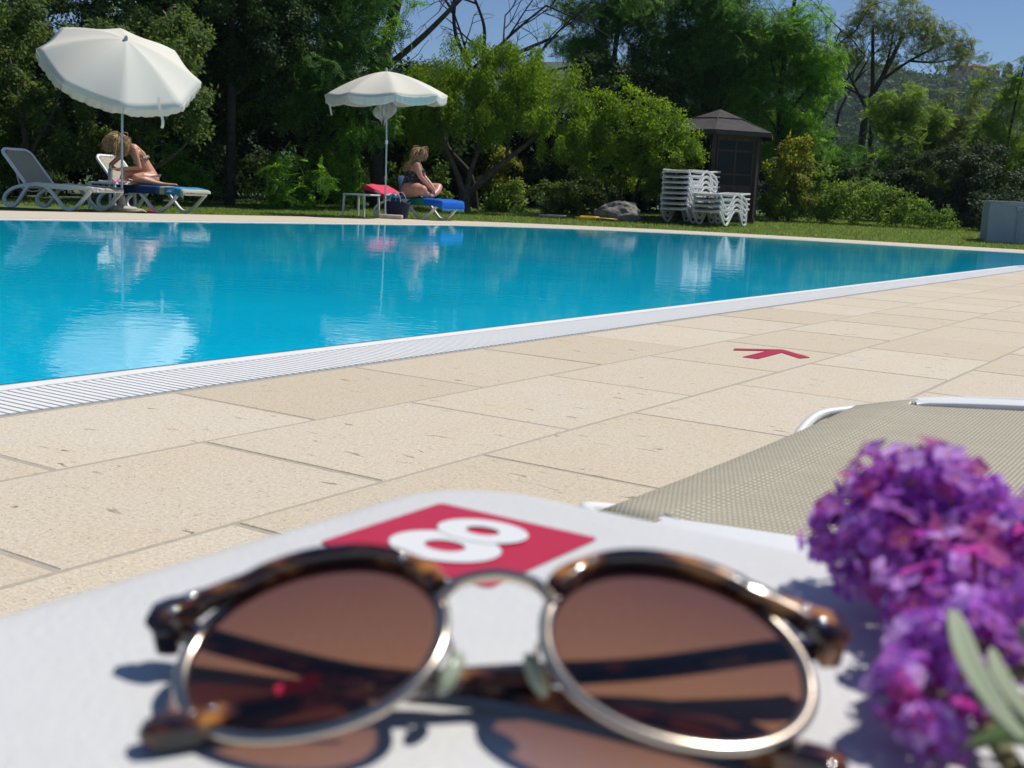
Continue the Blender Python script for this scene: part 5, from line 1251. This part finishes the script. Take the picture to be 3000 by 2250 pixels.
# ---- right: tall locusts behind the gazebo
for i, (x, y, cl, lb) in enumerate(((2.6, 37.0, blob(.1, 0, 5.1, 1.7, 1.3, 1.9, 26, .75, 60), 'tall dark locust tree right of the leafless branches'), (5.4, 36.5, blob(0, 0, 4.9, 1.9, 1.4, 2.6, 36, .8, 61), 'tall locust tree towering behind the gazebo'), (7.6, 36.0, blob(-.1, 0, 4.0, 1.5, 1.2, 2.3, 30, .66, 62), 'locust tree with sunlit fronds right of the gazebo roof'))):
    plant('locust_tree', x, y, lb, 'tree', 'tall locusts behind the gazebo', 'frond', cl, 150, (LF_locustd, LF_locustd, LF_locust)[i], [([(0, 0, 0), (.1, 0, 2), (0, 0, 4), (.2, 0, 6.5)], .16, .05), ([(.1, 0, 2.4), (-.8, 0, 3.6), (-1.4, 0, 4.8)], .06, .02), ([(.0, 0, 2.8), (.9, 0, 4), (1.3, 0, 5.2)], .06, .02), ([(0, 0, 3.6), (-.5, 0, 5), (-.8, 0, 6)], .05, .02)], M_barkdark)
plant('yellow_bush', 7.55, 33.3, 'yellowish leafy bush directly right of the gazebo', 'bush', None, 'broad', blob(.0, 0, 1.35, .62, .5, 1.05, 16, .36, 70), 130, LF_yellow, [([(0, 0, 0), (0, 0, 1)], .04, .02)])
plant('mound_bush', 9.3, 33.6, 'broad mounded green bush spreading over the lawn right of the gazebo', 'bush', None, 'small', [(-1.5, 0, .45, .75, .5, .5), (-.7, 0, .75, .9, .6, .65), (.2, 0, .72, .9, .6, .6), (1.1, -.1, .55, .8, .5, .5), (1.9, -.2, .35, .7, .45, .38), (2.6, -.3, .2, .5, .4, .28), (-2.0, -.1, .4, .5, .4, .45), (-1.4, .2, 1.0, .5, .4, .4)], 420, LF_mid, lsc=(1.0, 1.6), sub=.27, subn=22)
plant('bramble_bush', 7.0, 33.0, 'small leafy bush at the right foot of the gazebo', 'bush', None, 'broad', blob(.25, 0, .45, .6, .4, .45, 9, .3, 72), 130, LF_mid)
# umbrella-shaped locust and its thin neighbour
plant('acacia_tree', 13.0, 45.0, 'flat-topped airy locust tree standing against the sky at the right', 'tree', None, 'frond',
      [(-1.5, 0, 6.3, .75, .7, .5), (-.9, 0, 7.0, .8, .7, .5), (-.1, 0, 7.5, .9, .8, .5), (.8, 0, 7.4, .9, .8, .5), (1.6, 0, 7.2, .8, .7, .5), (2.4, 0, 6.9, .8, .7, .45), (3.1, 0, 6.35, .7, .6, .4), (2.6, 0, 6.0, .7, .6, .35), (1.4, 0, 6.4, .8, .7, .4), (.3, 0, 6.6, .9, .7, .45), (-.8, 0, 6.1, .7, .6, .4), (3.7, 0, 6.0, .4, .4, .25), (.9, .2, 8.0, .5, .5, .3), (-.4, .2, 8.0, .5, .5, .3), (.4, 0, 5.9, .5, .5, .25), (-1.6, 0, 5.8, .4, .4, .3)], 95, LF_olive,
      [([(-.25, 0, 0), (-.3, 0, 2.5), (-.2, 0, 4.2), (.3, 0, 5.4), (.9, 0, 6.9)], .17, .06), ([(.15, .1, 0), (.1, .1, 2.6), (.0, .1, 4.2), (-.15, 0, 5.5), (-.3, 0, 7.1)], .14, .05), ([(.3, 0, 5.2), (1.2, 0, 5.9), (2.4, 0, 6.6)], .07, .025), ([(-.2, 0, 4.0), (-.9, 0, 5.1), (-1.5, 0, 6.2)], .07, .025), ([(.1, 0, 4.9), (.4, 0, 6.0), (.5, 0, 7.2)], .06, .02), ([(1.2, 0, 5.9), (2.2, 0, 5.9), (3.2, 0, 6.2)], .05, .02), ([(-.2, 0, 4.4), (-1.3, 0, 4.9), (-2.1, 0, 5.0)], .05, .02)], M_barkdark, lsc=(.9, 1.4), sub=.45, subn=7)
bare('bare_tree', 10.9, 44.0, 'thin leafless tree left of the flat-topped locust', [((0, 0, 0), (.02, 0, 1), 4.2, .12), ((0, 0, 3.4), (-.25, 0, 1), 2.6, .05), ((.05, 0, 3.6), (.35, 0, 1), 2.6, .05), ((0, 0, 3.9), (.05, 0, 1), 3.0, .05)], 0, 8, depth=3)
for i, (x, y, cx, cz, rx, rz, mat, kd, lb) in enumerate(((10.2, 38.5, 0, 1.6, 1.4, 1.4, LF_locustd, 'frond', 'shaded thicket bush below the thin leafless tree'), (12.6, 39.5, .1, 2.5, 1.6, 2.2, LF_mid, 'frond', 'tall green thicket tree right of the twin trunks'), (14.8, 40.5, 0, 2.4, 1.5, 2.0, LF_olive, 'frond', 'olive-green thicket tree near the right edge'), (11.6, 37.0, 0, 1.1, 1.5, 1.1, LF_dark, 'broad', 'dark thicket bush above the mounded bush'), (13.6, 36.2, 0, 1.1, 1.5, 1.2, LF_ivy, 'broad', 'ivy-like bush behind the pump housing'), (15.6, 37.5, -.2, 2.3, 1.2, 2.6, LF_mid, 'frond', 'rightmost tree with upright leader at the right edge'), (9.0, 40.5, 0, 2.0, 1.6, 1.8, LF_dark, 'broad', 'dark bush in the gap right of the locust fronds'), (16.6, 39.0, 0, 1.2, 1.6, 1.6, LF_dark, 'broad', 'dark bush beyond the pump housing outside the lawn'), (13.6, 33.6, .1, .55, 1.0, .55, LF_ivy, 'broad', 'low ivy bush touching the pump housing'))):
    plant('thicket_tree' if rz > 1.5 else 'thicket_bush', x, y, lb, 'tree' if rz > 1.5 else 'bush', 'thicket at the right', kd, blob(cx, 0, cz, rx, .9, rz, 26 if rz > 1 else 16, .62 if rz > 1 else .4, 80 + i), 120 if kd == 'frond' else 140, mat, [([(0, 0, 0), (.1, 0, cz)], .09, .03)], M_barkdark)
plant('leader_sapling', 15.0, 37.3, 'slender sapling tip rising above the thicket at the right edge', 'tree', None, 'frond', [(.2, 0, 4.2, .3, .3, .4), (.25, 0, 4.8, .2, .2, .3), (.0, 0, 3.6, .5, .4, .4), (.4, 0, 5.25, .12, .12, .15)], 160, LF_mid, [([(0, 0, 0), (.1, 0, 3), (.35, 0, 5.3)], .06, .015)], M_barkdark)

# ================================================================ FAR HILL
M_hill = pmat('wooded_hill', (.018, .045, .012), .95, col2=(.04, .08, .022), scale=.05, detail=6)
def hz_(x, y):
    t = min(1, max(0, (y - 300) / 300)); t = t * t * (3 - 2 * t)
    return -2 + 66 * t + 3 * math.sin(x * .021) * t + 2.0 * math.sin(x * .05 + 1) * t
m = MB(); m.grid(lambda a, b_: Vector((-250 + 800 * a, 260 + 460 * b_, hz_(-250 + 800 * a, 260 + 460 * b_))), 60, 36)
tag(m.build('hill', M_hill), kind='structure')
# wooded slope: crowns too many and too far to count
P = []; Nn = []; g_ = np.random.default_rng(99); cl = []
for k in range(900):
    y = 330 + 285 * g_.random() ** .8; x = y * g_.uniform(.13, .52); r = g_.uniform(3.0, 6.0); cl.append((x, y, hz_(x, y) + r * .6, r, r, r * g_.uniform(.8, 1.3)))
P, Nn = clump_points(cl, 2.6, .8, .35)
LF_far = leafmat('leaf_far', (.016, .052, .012), (.040, .095, .022), trans=.2)
o = foliage('hillside_wood', 'broad', P, Nn, rng.uniform(14, 24, len(P)), LF_far, None); tag(o, 'distant wooded hillside below the houses', 'wood', kind='stuff')
M_plaster = pmat('pink_plaster', (.52, .33, .26), .9, col2=(.46, .30, .24), scale=.6)
M_tile = pmat('terracotta_roof', (.30, .14, .09), .9, col2=(.24, .11, .07), scale=1)
M_win = pmat('far_window', (.05, .05, .06), .3)
def villa(x, y, z, w, d, h, rz, label, nw, floors, wings=()):
    b_ = empty('villa', (x, y, z), rz, label, 'building', 'houses on the far hill')
    m = MB(); m.box((0, 0, h / 2 - 4), (w, d, h + 8)); m.build('wall', M_plaster, b_, smooth=False)
    m = MB(); e = .6
    m.add([(-w / 2 - e, -d / 2 - e, h), (w / 2 + e, -d / 2 - e, h), (w / 2 + e, d / 2 + e, h), (-w / 2 - e, d / 2 + e, h), (-w / 2 + d / 3, 0, h + 1.6), (w / 2 - d / 3, 0, h + 1.6)], [(0, 1, 5, 4), (1, 2, 5), (2, 3, 4, 5), (3, 0, 4), (3, 2, 1, 0)]); m.build('roof', M_tile, b_, smooth=False)
    for f in range(floors):
        for k in range(nw):
            m = MB(); m.box((-w / 2 + w * (k + .5) / nw, -d / 2 - .02, h * (f + .55) / floors), (w / nw * .42, .12, h / floors * .5)); m.build('window', M_win, b_, smooth=False)
    return b_
villa(219, 600, 67.5, 18, 10, 8.0, R(-8), 'long pink villa on the ridge under the flat-topped tree', 7, 2)
villa(231, 603, 68, 7, 9, 6.5, R(-8), 'small pink wing house right of the long pink villa', 2, 2)
villa(158, 598, 64, 26, 10, 6.0, R(-4), 'low wide orange-roofed house on the ridge behind the bare tree', 8, 1)
villa(118, 520, 47.5, 16, 9, 4.0, R(5), 'pale house half hidden on the slope left of the bare tree', 4, 1)
LF_cyp = leafmat('leaf_cypress', (.012, .03, .015), (.03, .055, .025), trans=.15)
for i, (x, y, h, r, lb) in enumerate(((237, 596, 11, 3.2, 'dark round-topped pine beside the pink villa on the ridge'), (262, 596, 11, 1.5, 'slim dark cypress on the ridge at the right edge'))):
    root = empty('ridge_conifer', (x, y, 66), 0, lb, 'tree', 'conifers on the ridge')
    P, Nn = clump_points([(0, 0, h * (.25 + .7 * t), r * (1 - .75 * t), r * (1 - .75 * t), h * .16) for t in (0, .2, .4, .6, .8, 1)], 14, .6, .3)
    foliage('crown', 'broad', P, Nn, rng.uniform(8, 13, len(P)), LF_cyp, root); limbs('trunk', [([(0, 0, -2), (0, 0, h * .5)], .4, .2)], M_barkdark, root)
# ================================================================ AIR
hm = bpy.data.materials.new('summer_haze'); hm.use_nodes = True; t = hm.node_tree; t.nodes.remove(t.nodes['Principled BSDF'])
pv = t.nodes.new('ShaderNodeVolumePrincipled'); pv.inputs['Color'].default_value = (.72, .84, 1, 1); pv.inputs['Density'].default_value = .00018; pv.inputs['Anisotropy'].default_value = .2
t.links.new(pv.outputs[0], t.nodes['Material Output'].inputs['Volume'])
m = MB(); m.box((60, 40, 48), (1760, 1760, 104)); hz_o = m.build('haze', hm, smooth=False)
tag(hz_o, kind='stuff')
SC.cycles.volume_bounces = 0
